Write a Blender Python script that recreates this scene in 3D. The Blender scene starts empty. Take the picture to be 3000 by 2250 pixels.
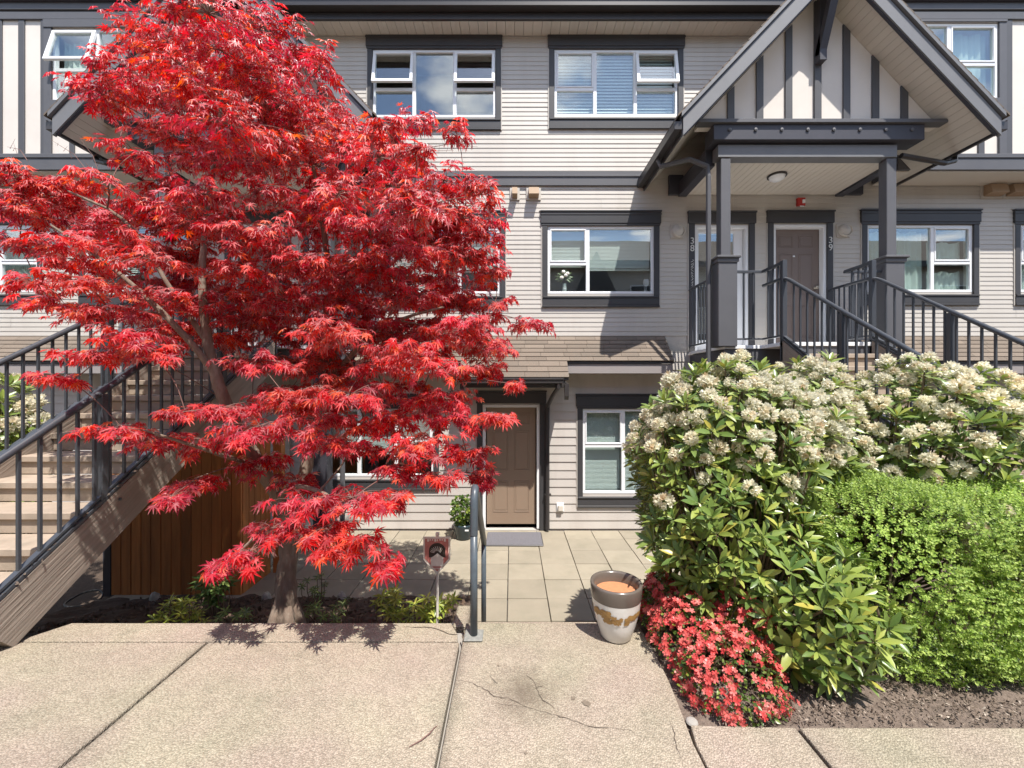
import bpy, math, random
import numpy as np
from mathutils import Vector, Matrix, Quaternion
R = math.radians
random.seed(7)
rng = np.random.default_rng(7)
sc = bpy.context.scene
COL = sc.collection

# ------------------------------------------------------------------ camera, sky, sun, exposure
CZ = 2.5          # eye height above the lower patio
FP = 1220.0       # focal length in pixels of the 3000 px wide photograph
cam_d = bpy.data.cameras.new('camera')
cam_d.sensor_width = 36.0
cam_d.lens = 36.0 * FP / 3000.0
cam_d.clip_start = 0.05
cam_d.clip_end = 400
cam = bpy.data.objects.new('camera', cam_d)
cam.location = (0, 0, CZ)
cam.rotation_euler = (R(90), 0, 0)
COL.objects.link(cam)
sc.camera = cam

SUN = Vector((0.52, -1.0, 2.2)).normalized()      # towards the sun
sun_el = math.asin(SUN.z)
sun_az = math.atan2(SUN.x, SUN.y)
world = bpy.data.worlds.new("World")
sc.world = world
world.use_nodes = True
wn, wl = world.node_tree.nodes, world.node_tree.links
wn.clear()
w_out = wn.new('ShaderNodeOutputWorld')
w_bg = wn.new('ShaderNodeBackground')
w_bg.inputs['Strength'].default_value = 0.145
sky = wn.new('ShaderNodeTexSky')
sky.sky_type = 'NISHITA'
sky.sun_disc = False
sky.sun_elevation = sun_el
sky.sun_rotation = sun_az
sky.air_density = 1.0
sky.dust_density = 0.6
# broken white clouds over the whole sky (the windows mirror them)
tc = wn.new('ShaderNodeTexCoord')
sep = wn.new('ShaderNodeSeparateXYZ'); wl.new(tc.outputs['Generated'], sep.inputs[0])
zz = wn.new('ShaderNodeMath'); zz.operation = 'MAXIMUM'; zz.inputs[1].default_value = 0.08
wl.new(sep.outputs['Z'], zz.inputs[0])
dv = wn.new('ShaderNodeVectorMath'); dv.operation = 'DIVIDE'
cmb = wn.new('ShaderNodeCombineXYZ')
for i in range(3): wl.new(zz.outputs[0], cmb.inputs[i])
wl.new(tc.outputs['Generated'], dv.inputs[0]); wl.new(cmb.outputs[0], dv.inputs[1])
mp = wn.new('ShaderNodeMapping'); mp.inputs['Location'].default_value = (0.14, 0.13, 0.0)
wl.new(dv.outputs[0], mp.inputs[0])
nz = wn.new('ShaderNodeTexNoise'); nz.inputs['Scale'].default_value = 1.5
nz.inputs['Detail'].default_value = 7; nz.inputs['Roughness'].default_value = 0.55
wl.new(mp.outputs[0], nz.inputs['Vector'])
cr = wn.new('ShaderNodeValToRGB')
cr.color_ramp.elements[0].position = 0.53; cr.color_ramp.elements[0].color = (0, 0, 0, 1)
cr.color_ramp.elements[1].position = 0.63; cr.color_ramp.elements[1].color = (1, 1, 1, 1)
wl.new(nz.outputs['Fac'], cr.inputs[0])
cmix = wn.new('ShaderNodeMixRGB'); cmix.inputs['Color2'].default_value = (9.0, 9.0, 9.2, 1)
wl.new(cr.outputs[0], cmix.inputs['Fac']); wl.new(sky.outputs[0], cmix.inputs['Color1'])
wl.new(cmix.outputs[0], w_bg.inputs['Color'])
wl.new(w_bg.outputs[0], w_out.inputs['Surface'])

sun_d = bpy.data.lights.new('sun', 'SUN')
sun_d.energy = 4.7
sun_d.angle = R(0.53)
sun_d.color = (1.0, 0.95, 0.88)
sun_o = bpy.data.objects.new('sun', sun_d)
sun_o.rotation_euler = (-SUN).to_track_quat('-Z', 'Y').to_euler()
sun_o.location = (6, -8, 20)
COL.objects.link(sun_o)

sc.view_settings.view_transform = 'Standard'
sc.view_settings.look = 'None'
sc.view_settings.gamma = 1
sc.view_settings.exposure = 0.78
sc.cycles.max_bounces = 7
sc.cycles.diffuse_bounces = 4
sc.cycles.transparent_max_bounces = 12

# ------------------------------------------------------------------ helpers
def P(px, py, Y):
    return Vector(((px - 1500) * Y / FP, Y, CZ + (1125 - py) * Y / FP))
YW = 7.14
def X(px, Y=YW): return (px - 1500) * Y / FP
def Z(py, Y=YW): return CZ + (1125 - py) * Y / FP

class MB:
    def __init__(s): s.v = []; s.f = []
    def add(s, vs, fs):
        n = len(s.v); s.v += [tuple(p) for p in vs]; s.f += [tuple(i + n for i in q) for q in fs]; return s
    def box(s, x0, x1, y0, y1, z0, z1):
        return s.add([(x0,y0,z0),(x1,y0,z0),(x1,y1,z0),(x0,y1,z0),(x0,y0,z1),(x1,y0,z1),(x1,y1,z1),(x0,y1,z1)],
                     [(0,3,2,1),(4,5,6,7),(0,1,5,4),(1,2,6,5),(2,3,7,6),(3,0,4,7)])
    def cbox(s, x0, x1, y0, y1, z0, z1, c=0.004):
        # box with chamfered edges
        X_, Y_, Z_ = (x0, x1), (y0, y1), (z0, z1)
        vs = []; idx = {}
        for a in (0,1):
            for b in (0,1):
                for d in (0,1):
                    sx, sy, sz = (1,-1)[a], (1,-1)[b], (1,-1)[d]
                    x, y, z = X_[a], Y_[b], Z_[d]
                    idx[(a,b,d,0)] = len(vs); vs.append((x, y+sy*c, z+sz*c))
                    idx[(a,b,d,1)] = len(vs); vs.append((x+sx*c, y, z+sz*c))
                    idx[(a,b,d,2)] = len(vs); vs.append((x+sx*c, y+sy*c, z))
        fs = []
        I = idx
        for a in (0,1):
            q = [I[(a,0,0,0)],I[(a,1,0,0)],I[(a,1,1,0)],I[(a,0,1,0)]]; fs.append(q if a else q[::-1])
            q = [I[(0,a,0,1)],I[(1,a,0,1)],I[(1,a,1,1)],I[(0,a,1,1)]]; fs.append(q[::-1] if a else q)
            q = [I[(0,0,a,2)],I[(1,0,a,2)],I[(1,1,a,2)],I[(0,1,a,2)]]; fs.append(q if a else q[::-1])
        for a in (0,1):
            for b in (0,1):
                fs.append([I[(a,b,0,0)],I[(a,b,1,0)],I[(a,b,1,1)],I[(a,b,0,1)]])
                fs.append([I[(a,0,b,0)],I[(a,1,b,0)],I[(a,1,b,2)],I[(a,0,b,2)]])
                fs.append([I[(0,a,b,1)],I[(1,a,b,1)],I[(1,a,b,2)],I[(0,a,b,2)]])
                for d in (0,1): fs.append([I[(a,b,d,0)],I[(a,b,d,1)],I[(a,b,d,2)]])
        return s.add(vs, fs)
    def prism(s, poly, axis, a0, a1):
        n = len(poly)
        def mk(p, a):
            if axis == 'x': return (a, p[0], p[1])
            if axis == 'y': return (p[0], a, p[1])
            return (p[0], p[1], a)
        vs = [mk(p, a0) for p in poly] + [mk(p, a1) for p in poly]
        fs = [tuple(range(n)), tuple(range(2*n-1, n-1, -1))]
        fs += [(i, i+n, (i+1) % n + n, (i+1) % n) for i in range(n)]
        return s.add(vs, fs)
    def tube(s, pts, r, n=8, cap=True):
        pts = [Vector(p) for p in pts]
        rs = r if hasattr(r, '__len__') else [r]*len(pts)
        rings = []; prev = None
        for i, p in enumerate(pts):
            t = (pts[min(i+1, len(pts)-1)] - pts[max(i-1, 0)])
            if t.length < 1e-9: t = Vector((0,0,1))
            t.normalize()
            if prev is None:
                u = t.cross(Vector((0.02,1,0.03)));
                if u.length < 0.05: u = t.cross(Vector((1,0,0)))
            else:
                u = prev - t*prev.dot(t)
                if u.length < 1e-6: u = t.cross(Vector((1,0.1,0)))
            u.normalize(); w = t.cross(u); prev = u
            rings.append([p + (u*math.cos(a)+w*math.sin(a))*rs[i] for a in [2*math.pi*k/n for k in range(n)]])
        vs = [v for ring in rings for v in ring]
        fs = []
        for i in range(len(pts)-1):
            for k in range(n):
                fs.append((i*n+k, i*n+(k+1)%n, (i+1)*n+(k+1)%n, (i+1)*n+k))
        if cap:
            fs.append(tuple(range(n))[::-1]); fs.append(tuple((len(pts)-1)*n+k for k in range(n)))
        return s.add(vs, fs)
    def bar(s, p, q, w, h, up=(0,0,1)):
        p, q = Vector(p), Vector(q); t = (q-p).normalized(); up = Vector(up)
        u = t.cross(up).normalized()*w/2; v = u.cross(t).normalized()*h/2
        vs = [p-u-v,p+u-v,p+u+v,p-u+v,q-u-v,q+u-v,q+u+v,q-u+v]
        return s.add(vs, [(3,2,1,0),(4,5,6,7),(0,1,5,4),(1,2,6,5),(2,3,7,6),(3,0,4,7)])
    def lathe(s, prof, n=24, c=(0,0,0), cap=False):
        vs = []; fs = []
        for r_, z in prof:
            for k in range(n):
                a = 2*math.pi*k/n
                vs.append((c[0]+r_*math.cos(a), c[1]+r_*math.sin(a), c[2]+z))
        for i in range(len(prof)-1):
            for k in range(n): fs.append((i*n+k, i*n+(k+1)%n, (i+1)*n+(k+1)%n, (i+1)*n+k))
        if cap: fs.append(tuple(range(n))[::-1]); fs.append(tuple((len(prof)-1)*n+k for k in range(n)))
        return s.add(vs, fs)
    def mesh(s, name, mat, smooth=False):
        me = bpy.data.meshes.new(name); me.from_pydata(s.v, [], s.f); me.validate(); me.update()
        if mat: me.materials.append(mat)
        if smooth: me.polygons.foreach_set('use_smooth', [True]*len(me.polygons))
        return me

def link(name, me, parent=None, loc=None):
    o = bpy.data.objects.new(name, me); COL.objects.link(o)
    if parent is not None:
        o.parent = parent
        if parent.type == 'EMPTY': o.matrix_parent_inverse = Matrix.Translation(-parent.location)
    if loc is not None: o.location = loc
    return o
def part(name, mb, mat, parent, smooth=False, label=None):
    o = link(name, mb.mesh(name, mat, smooth), parent)
    if label: o['label'] = label
    return o
def tag(o, label, cat, group=None):
    o['label'] = label; o['category'] = cat
    if group: o['group'] = group
    return o
def thing(name, label, cat, loc=(0,0,0), group=None):
    o = bpy.data.objects.new(name, None); o.location = loc; o.empty_display_size = 0.2; COL.objects.link(o)
    return tag(o, label, cat, group)
def struct(name, mb, mat, parent=None, smooth=False):
    o = link(name, mb.mesh(name, mat, smooth), parent)
    if parent is None: o['kind'] = 'structure'
    return o
def bevel(o, w=0.006, seg=2):
    m = o.modifiers.new('bevel', 'BEVEL'); m.width = w; m.segments = seg; m.limit_method = 'ANGLE'; return o

# ------------------------------------------------------------------ materials
def newmat(name):
    m = bpy.data.materials.new(name); m.use_nodes = True
    return m, m.node_tree.nodes, m.node_tree.links
def mth(n, l, op, a, b=None, clamp=False):
    x = n.new('ShaderNodeMath'); x.operation = op; x.use_clamp = clamp
    for i, v in enumerate((a, b)):
        if v is None: continue
        if isinstance(v, (int, float)): x.inputs[i].default_value = v
        else: l.new(v, x.inputs[i])
    return x.outputs[0]
def noise(n, l, vec, scale, detail=4, rough=0.55, dist=0):
    x = n.new('ShaderNodeTexNoise'); x.inputs['Scale'].default_value = scale
    x.inputs['Detail'].default_value = detail; x.inputs['Roughness'].default_value = rough
    x.inputs['Distortion'].default_value = dist
    if vec is not None: l.new(vec, x.inputs['Vector'])
    return x.outputs['Fac']
def M(name, col, rough=0.6, var=0.10, scale=3.0, rand=0.0, bump=0.0, bscale=80, stretch=None, spec=0.4, metal=0.0, dirt=None, dscale=1.2, damt=0.5, rot=None):
    m, n, l = newmat(name)
    b = n['Principled BSDF']
    b.inputs['Roughness'].default_value = rough; b.inputs['Metallic'].default_value = metal
    b.inputs['Specular IOR Level'].default_value = spec
    geo = n.new('ShaderNodeNewGeometry')
    vec = geo.outputs['Position']
    if stretch:
        mp = n.new('ShaderNodeMapping'); mp.inputs['Scale'].default_value = stretch
        if rot:
            mp.vector_type = 'TEXTURE'; mp.inputs['Rotation'].default_value = (rot, 0, 0); mp.inputs['Scale'].default_value = tuple(1/v for v in stretch)
        l.new(vec, mp.inputs[0]); vec = mp.outputs[0]
    nf = noise(n, l, vec, scale, 6, 0.6)
    val = mth(n, l, 'MULTIPLY_ADD', nf, 2*var); val.node.inputs[2].default_value = 1 - var
    if rand:
        oi = n.new('ShaderNodeObjectInfo')
        rr = mth(n, l, 'MULTIPLY_ADD', oi.outputs['Random'], 2*rand); rr.node.inputs[2].default_value = 1 - rand
        val = mth(n, l, 'MULTIPLY', val, rr)
    hs = n.new('ShaderNodeHueSaturation'); hs.inputs['Color'].default_value = (*col, 1)
    l.new(val, hs.inputs['Value'])
    out = hs.outputs[0]
    if dirt:
        nd = noise(n, l, vec, dscale, 8, 0.65)
        rp = n.new('ShaderNodeValToRGB'); rp.color_ramp.elements[0].position = 0.48; rp.color_ramp.elements[1].position = 0.72
        l.new(nd, rp.inputs[0])
        f = mth(n, l, 'MULTIPLY', rp.outputs[0], damt)
        mx = n.new('ShaderNodeMixRGB'); mx.inputs['Color2'].default_value = (*dirt, 1)
        l.new(f, mx.inputs['Fac']); l.new(out, mx.inputs['Color1']); out = mx.outputs[0]
    l.new(out, b.inputs['Base Color'])
    if bump:
        bn = n.new('ShaderNodeBump'); bn.inputs['Strength'].default_value = bump; bn.inputs['Distance'].default_value = 0.01
        l.new(noise(n, l, vec, bscale, 4, 0.6), bn.inputs['Height']); l.new(bn.outputs[0], b.inputs['Normal'])
    return m
def leafmat(name, ramp, trans=0.4, tsat=1.15, tval=1.5, gloss=0.08, grough=0.35, hue=0.0):
    m, n, l = newmat(name)
    n.remove(n['Principled BSDF']); out = n['Material Output']
    geo = n.new('ShaderNodeNewGeometry'); oi = n.new('ShaderNodeObjectInfo')
    r = mth(n, l, 'FRACT', mth(n, l, 'ADD', geo.outputs['Random Per Island'], oi.outputs['Random']))
    cr = n.new('ShaderNodeValToRGB')
    el = cr.color_ramp.elements
    el[0].position = ramp[0][0]; el[0].color = (*ramp[0][1], 1)
    el[1].position = ramp[-1][0]; el[1].color = (*ramp[-1][1], 1)
    for p, c in ramp[1:-1]:
        e = el.new(p); e.color = (*c, 1)
    l.new(r, cr.inputs[0])
    nf = noise(n, l, geo.outputs['Position'], 1.1, 2)
    v = mth(n, l, 'MULTIPLY_ADD', nf, 0.7); v.node.inputs[2].default_value = 0.65
    h0 = n.new('ShaderNodeHueSaturation'); l.new(cr.outputs[0], h0.inputs['Color']); l.new(v, h0.inputs['Value'])
    if hue:
        hv = mth(n, l, 'MULTIPLY_ADD', noise(n, l, geo.outputs['Position'], 1.7, 3), hue); hv.node.inputs[2].default_value = 0.5-hue*.5
        l.new(hv, h0.inputs['Hue'])
    df = n.new('ShaderNodeBsdfDiffuse'); l.new(h0.outputs[0], df.inputs[0])
    h1 = n.new('ShaderNodeHueSaturation'); h1.inputs['Saturation'].default_value = tsat; h1.inputs['Value'].default_value = tval
    l.new(h0.outputs[0], h1.inputs['Color'])
    tr = n.new('ShaderNodeBsdfTranslucent'); l.new(h1.outputs[0], tr.inputs[0])
    mx = n.new('ShaderNodeMixShader'); mx.inputs[0].default_value = trans
    l.new(df.outputs[0], mx.inputs[1]); l.new(tr.outputs[0], mx.inputs[2])
    gl = n.new('ShaderNodeBsdfGlossy'); gl.inputs['Roughness'].default_value = grough
    lw = n.new('ShaderNodeFresnel'); lw.inputs['IOR'].default_value = 1.4
    f = mth(n, l, 'MULTIPLY', lw.outputs[0], gloss/0.04, clamp=True)
    f = mth(n, l, 'MINIMUM', f, 0.5)
    m2 = n.new('ShaderNodeMixShader'); l.new(f, m2.inputs[0]); l.new(mx.outputs[0], m2.inputs[1]); l.new(gl.outputs[0], m2.inputs[2])
    l.new(m2.outputs[0], out.inputs['Surface'])
    return m
def glassmat(name, tint=(0.93, 0.97, 0.96), refl=0.15):
    m, n, l = newmat(name)
    n.remove(n['Principled BSDF']); out = n['Material Output']
    tp = n.new('ShaderNodeBsdfTransparent'); tp.inputs[0].default_value = (*tint, 1)
    gl = n.new('ShaderNodeBsdfGlossy'); gl.inputs['Roughness'].default_value = 0.0
    gl.inputs[0].default_value = (0.95, 0.98, 1, 1)
    fr = n.new('ShaderNodeLayerWeight'); fr.inputs['Blend'].default_value = 0.5
    f = mth(n, l, 'ADD', mth(n, l, 'MULTIPLY', mth(n, l, 'POWER', fr.outputs['Facing'], 4.0), 0.6), refl, clamp=True)
    mx = n.new('ShaderNodeMixShader'); l.new(f, mx.inputs[0]); l.new(tp.outputs[0], mx.inputs[1]); l.new(gl.outputs[0], mx.inputs[2])
    geo = n.new('ShaderNodeNewGeometry')
    bn = n.new('ShaderNodeBump'); bn.inputs['Strength'].default_value = 0.02; bn.inputs['Distance'].default_value = 0.05
    l.new(noise(n, l, geo.outputs['Position'], 1.3, 1), bn.inputs['Height']); l.new(bn.outputs[0], gl.inputs['Normal'])
    l.new(mx.outputs[0], out.inputs['Surface'])
    return m

m_siding = M('vinyl_siding', (0.50, 0.468, 0.424), 0.5, 0.05, 2.0, rand=0.03, bump=0.05, bscale=40, stretch=(1.6,1,0.22), dirt=(0.40,0.36,0.32), dscale=1.6, damt=0.38)
m_board = M('lower_siding', (0.50, 0.465, 0.428), 0.55, 0.05, 2.0, rand=0.035, bump=0.06, bscale=60, stretch=(1.6,1,0.3), dirt=(0.36,0.32,0.29), dscale=1.8, damt=0.4)
m_trim = M('charcoal_trim', (0.050, 0.049, 0.052), 0.45, 0.12, 4.0, bump=0.05, bscale=90)
m_barge = M('barge_paint', (0.165, 0.167, 0.175), 0.5, 0.12, 3.0, bump=0.06, bscale=60, dirt=(0.12,0.12,0.13), dscale=2.5, damt=0.35)
m_timber = M('grey_timber', (0.100, 0.100, 0.108), 0.5, 0.12, 3.0, bump=0.06, bscale=60, stretch=(1,1,1), dirt=(0.08,0.08,0.09), dscale=2.5, damt=0.35)
m_batten = M('batten_paint', (0.080, 0.080, 0.086), 0.5, 0.12, 3.0, bump=0.06, bscale=60)
m_dark = M('dark_timber', (0.050, 0.050, 0.062), 0.5, 0.15, 4.0, bump=0.05, bscale=70)
m_white = M('white_vinyl', (0.78, 0.79, 0.80), 0.35, 0.03, 3.0)
m_stucco = M('cream_stucco', (0.67, 0.62, 0.565), 0.85, 0.05, 1.5, bump=0.12, bscale=220, dirt=(0.45,0.42,0.38), dscale=1.0, damt=0.25)
m_soffit = M('beige_soffit', (0.60, 0.55, 0.48), 0.6, 0.05, 2.0, rand=0.03)
m_shingle = M('asphalt_shingle', (0.165, 0.132, 0.104), 0.9, 0.30, 90.0, rand=0.14, bump=0.3, bscale=260, dirt=(0.13,0.115,0.095), dscale=3.0, damt=0.4)
m_fascia = M('taupe_fascia', (0.30, 0.27, 0.26), 0.55, 0.07, 3.0)
m_gutter = M('dark_gutter', (0.040, 0.036, 0.036), 0.35, 0.12, 4.0, spec=0.5)
m_door = M('brown_door', (0.265, 0.192, 0.138), 0.5, 0.05, 3.0)
m_door2 = M('taupe_door', (0.200, 0.155, 0.135), 0.5, 0.05, 3.0)
m_glass = glassmat('window_glass')
m_blind = M('blind', (0.70, 0.74, 0.72), 0.6, 0.03, 3.0)
m_curtain = M('curtain', (0.50, 0.58, 0.54), 0.8, 0.10, 6.0)
m_room = M('room_wall', (0.20, 0.19, 0.17), 0.9, 0.05)
m_metal = M('black_metal', (0.050, 0.055, 0.065), 0.38, 0.15, 12.0, bump=0.03, bscale=200, spec=0.5)
m_rail = M('grey_metal_rail', (0.070, 0.088, 0.105), 0.35, 0.18, 20.0, bump=0.04, bscale=150, dirt=(0.05,0.05,0.05), dscale=18, damt=0.5)
m_brass = M('door_hardware', (0.55, 0.50, 0.42), 0.3, 0.05, metal=0.9)
m_ccr = M('concrete_step', (0.36, 0.29, 0.225), 0.85, 0.16, 6.0, rand=0.08, bump=0.25, bscale=180, dirt=(0.20,0.17,0.13), dscale=3.5, damt=0.6)
m_base = M('grey_concrete', (0.30, 0.28, 0.25), 0.9, 0.15, 5.0, bump=0.2, bscale=120)
m_weather = M('weathered_timber', (0.27, 0.225, 0.185), 0.8, 0.35, 9.0, bump=1.0, bscale=16, stretch=(3.0, 0.12, 3.2), rot=math.atan(.647), dirt=(0.12,0.095,0.075), dscale=3, damt=0.7)
m_cedar = M('stained_cedar', (0.40, 0.155, 0.045), 0.6, 0.30, 5.0, rand=0.22, bump=0.25, bscale=30, stretch=(4, 4, 0.35), dirt=(0.12,0.05,0.02), dscale=2.0, damt=0.5)
m_soil = M('soil', (0.075, 0.052, 0.038), 0.95, 0.45, 25.0, bump=0.9, bscale=45)
m_chip = M('bark_chip', (0.10, 0.066, 0.045), 0.9, 0.3, 20.0, rand=0.3)
m_chip2 = M('pale_mulch', (0.15, 0.115, 0.092), 0.95, 0.55, 70.0, rand=.2, bump=1.0, bscale=110, dirt=(0.07,0.05,0.04), dscale=22, damt=0.7)
m_speck = leafmat('soil_speck', [(0,(.05,.035,.028)),(.5,(.14,.105,.08)),(.85,(.24,.19,.15)),(1,(.42,.36,.30))], trans=0.0, gloss=.01)
m_bark = M('maple_bark', (0.175, 0.130, 0.098), 0.9, 0.45, 16.0, bump=0.9, bscale=38, stretch=(1.5,1.5,0.4), dirt=(0.24,0.21,0.17), dscale=16, damt=0.7)
m_twig = M('twig_bark', (0.16, 0.085, 0.07), 0.8, 0.3, 20)
m_stem = M('shrub_stem', (0.13, 0.095, 0.06), 0.85, 0.3, 20)
m_stone = M('grey_stone', (0.33, 0.31, 0.27), 0.9, 0.25, 18, bump=0.4, bscale=60)

def aggregate(name, c1, c2, sc_=95.0):
    m, n, l = newmat(name); b = n['Principled BSDF']; b.inputs['Roughness'].default_value = 0.85
    geo = n.new('ShaderNodeNewGeometry'); vec = geo.outputs['Position']
    vo = n.new('ShaderNodeTexVoronoi'); vo.inputs['Scale'].default_value = sc_; l.new(vec, vo.inputs['Vector'])
    cr = n.new('ShaderNodeValToRGB')
    cr.color_ramp.elements[0].position = 0.0; cr.color_ramp.elements[0].color = (*c1, 1)
    cr.color_ramp.elements[1].position = 1.0; cr.color_ramp.elements[1].color = (*c2, 1)
    e = cr.color_ramp.elements.new(0.5); e.color = (0.37, 0.31, 0.232, 1)
    sepc = n.new('ShaderNodeSeparateColor'); l.new(vo.outputs['Color'], sepc.inputs[0])
    l.new(sepc.outputs[0], cr.inputs[0])
    dk = n.new('ShaderNodeMapRange'); dk.inputs['From Min'].default_value = 0.25; dk.inputs['From Max'].default_value = 0.75
    dk.inputs['To Min'].default_value = 1.0; dk.inputs['To Max'].default_value = 0.66
    l.new(vo.outputs['Distance'], dk.inputs['Value'])
    big = noise(n, l, vec, 0.9, 6, 0.6)
    bg = mth(n, l, 'MULTIPLY_ADD', big, 0.5); bg.node.inputs[2].default_value = 0.72
    fin = noise(n, l, vec, 9, 5, 0.7)
    fg = mth(n, l, 'MULTIPLY_ADD', fin, 0.4); fg.node.inputs[2].default_value = 0.8
    v = mth(n, l, 'MULTIPLY', mth(n, l, 'MULTIPLY', dk.outputs[0], bg), fg)
    # grime that collects along the slab joints
    sp = n.new('ShaderNodeSeparateXYZ'); l.new(vec, sp.inputs[0])
    jn = noise(n, l, vec, 7, 5, 0.7)
    for jx in (-1.935, -0.31, 1.362):
        dj = mth(n, l, 'ABSOLUTE', mth(n, l, 'SUBTRACT', sp.outputs['X'], jx))
        dj = mth(n, l, 'ADD', dj, mth(n, l, 'MULTIPLY', jn, 0.10))
        mr = n.new('ShaderNodeMapRange'); mr.inputs['From Min'].default_value = 0.035; mr.inputs['From Max'].default_value = 0.10
        mr.inputs['To Min'].default_value = 0.62; mr.inputs['To Max'].default_value = 1.0
        l.new(dj, mr.inputs['Value']); v = mth(n, l, 'MULTIPLY', v, mr.outputs[0])
    sc2 = noise(n, l, vec, 2.6, 7, 0.68)
    mr = n.new('ShaderNodeMapRange'); mr.inputs['From Min'].default_value = 0.56; mr.inputs['From Max'].default_value = 0.74
    mr.inputs['To Min'].default_value = 1.0; mr.inputs['To Max'].default_value = 0.78
    l.new(sc2, mr.inputs['Value']); v = mth(n, l, 'MULTIPLY', v, mr.outputs[0])
    # worn stain on the walkway slab
    ds = n.new('ShaderNodeVectorMath'); ds.operation = 'DISTANCE'; ds.inputs[1].default_value = (0.075, 2.21, 0.86)
    l.new(vec, ds.inputs[0])
    sn = noise(n, l, vec, 14, 6, 0.7)
    sd = mth(n, l, 'ADD', ds.outputs['Value'], mth(n, l, 'MULTIPLY', sn, 0.34))
    sm = n.new('ShaderNodeMapRange'); sm.inputs['From Min'].default_value = 0.15; sm.inputs['From Max'].default_value = 0.42
    sm.inputs['To Min'].default_value = 0.30; sm.inputs['To Max'].default_value = 1.0
    l.new(sd, sm.inputs['Value'])
    hs = n.new('ShaderNodeHueSaturation'); l.new(cr.outputs[0], hs.inputs['Color']); l.new(v, hs.inputs['Value'])
    hn = mth(n, l, 'MULTIPLY_ADD', noise(n, l, vec, 1.3, 3), 0.14); hn.node.inputs[2].default_value = 0.43
    l.new(hn, hs.inputs['Hue'])
    sx = n.new('ShaderNodeMixRGB'); sx.inputs['Color2'].default_value = (0.085, 0.058, 0.040, 1)
    l.new(mth(n, l, 'SUBTRACT', 1.0, sm.outputs[0]), sx.inputs['Fac']); l.new(hs.outputs[0], sx.inputs['Color1'])
    l.new(sx.outputs[0], b.inputs['Base Color'])
    bn = n.new('ShaderNodeBump'); bn.inputs['Strength'].default_value = 0.8; bn.inputs['Distance'].default_value = 0.006; bn.invert = True
    l.new(vo.outputs['Distance'], bn.inputs['Height']); l.new(bn.outputs[0], b.inputs['Normal'])
    return m
m_agg = aggregate('exposed_aggregate', (0.30, 0.25, 0.185), (0.45, 0.385, 0.295), 125.0)
m_tile = M('concrete_paver', (0.285, 0.25, 0.19), 0.85, 0.16, 4.0, rand=0.10, bump=0.2, bscale=200, dirt=(0.19,0.175,0.125), dscale=2.2, damt=0.5)
m_crack = M('crack_dark', (0.10, 0.078, 0.058), 0.9, 0.2)

# ------------------------------------------------------------------ ground, pavement, patio, beds
PZ = 0.86     # level of the upper pavement
struct('ground', MB().box(-70, 70, -70, 70, -0.30, -0.06), m_soil)
o = struct('pavement', MB().box(-12, -3.16, -9.2, 2.62, -0.06, PZ-0.06).box(-3.16, -0.34, -9.2, 2.84, -0.06, PZ-0.06)
           .box(-0.34, 0.85, -9.2, 2.84, -0.06, PZ-0.06).box(0.85, 12, -9.2, 1.98, -0.06, PZ-0.06), m_base)
pav = o
def slab(name, poly, mat=m_agg):
    mb = MB().prism(poly, 'z', PZ-0.062, PZ)
    s = link(name, mb.mesh(name, mat), pav); bevel(s, 0.007, 2); return s
g = 0.009
slab('pavement_slab', [(-12, -9.2), (-1.935-g, -9.2), (-1.935-g, 2.645), (-3.18, 2.645), (-3.3, 2.60), (-12, 2.60)])
slab('pavement_slab', [(-1.935+g, -9.2), (-0.31-g, -9.2), (-0.325-g, 2.645), (-1.935+g, 2.645)])
slab('pavement_slab', [(-0.31+g, -9.2), (0.80, -9.2), (0.828, 1.9), (0.845, 2.05), (0.868, 2.3), (0.875, 2.60), (0.86, 2.86), (-0.325+g, 2.86)])
slab('pavement_slab', [(0.80+g, -9.2), (1.362-g, -9.2), (1.362-g, 1.99), (0.86, 2.005), (0.838, 1.9)])
slab('pavement_slab', [(1.362+g, -9.2), (12, -9.2), (12, 1.97), (1.362+g, 1.99)])
slab('kerb_strip', [(-3.16, 2.657), (-0.345, 2.657), (-0.36, 2.74), (-0.42, 2.86), (-3.02, 2.86)])
# cracks: thin dark ribbons lying in the slab surface
def ribbon(pts, w, z):
    mb = MB()
    pts = [Vector((p[0], p[1], z)) for p in pts]
    fine = []
    for a, b in zip(pts[:-1], pts[1:]):
        k = max(2, int((b-a).length/0.02))
        for i in range(k):
            q = a.lerp(b, i/k); fine.append(q + Vector((random.uniform(-1,1), random.uniform(-1,1), 0))*0.005)
    fine.append(pts[-1])
    vs = []
    for i, p in enumerate(fine):
        t = (fine[min(i+1,len(fine)-1)] - fine[max(i-1,0)]).normalized(); s_ = Vector((-t.y, t.x, 0))
        ww = .75*w*random.uniform(0.3, 1.1)*(0.35+0.65*math.sin(math.pi*min(0.95, max(0.08, i/len(fine)))))
        vs += [p - s_*ww, p + s_*ww]
    return mb.add(vs, [(2*i, 2*i+1, 2*i+3, 2*i+2) for i in range(len(fine)-1)])
def gp(zx, zy, z=PZ):     # point of the pavement under a pixel of the enlarged lower middle crop
    px, py = 1000 + zx/2.212, 1500 + zy/2.212
    Y = (CZ - z)*FP/(py-1125)
    return ((px-1500)*Y/FP, Y)
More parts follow.
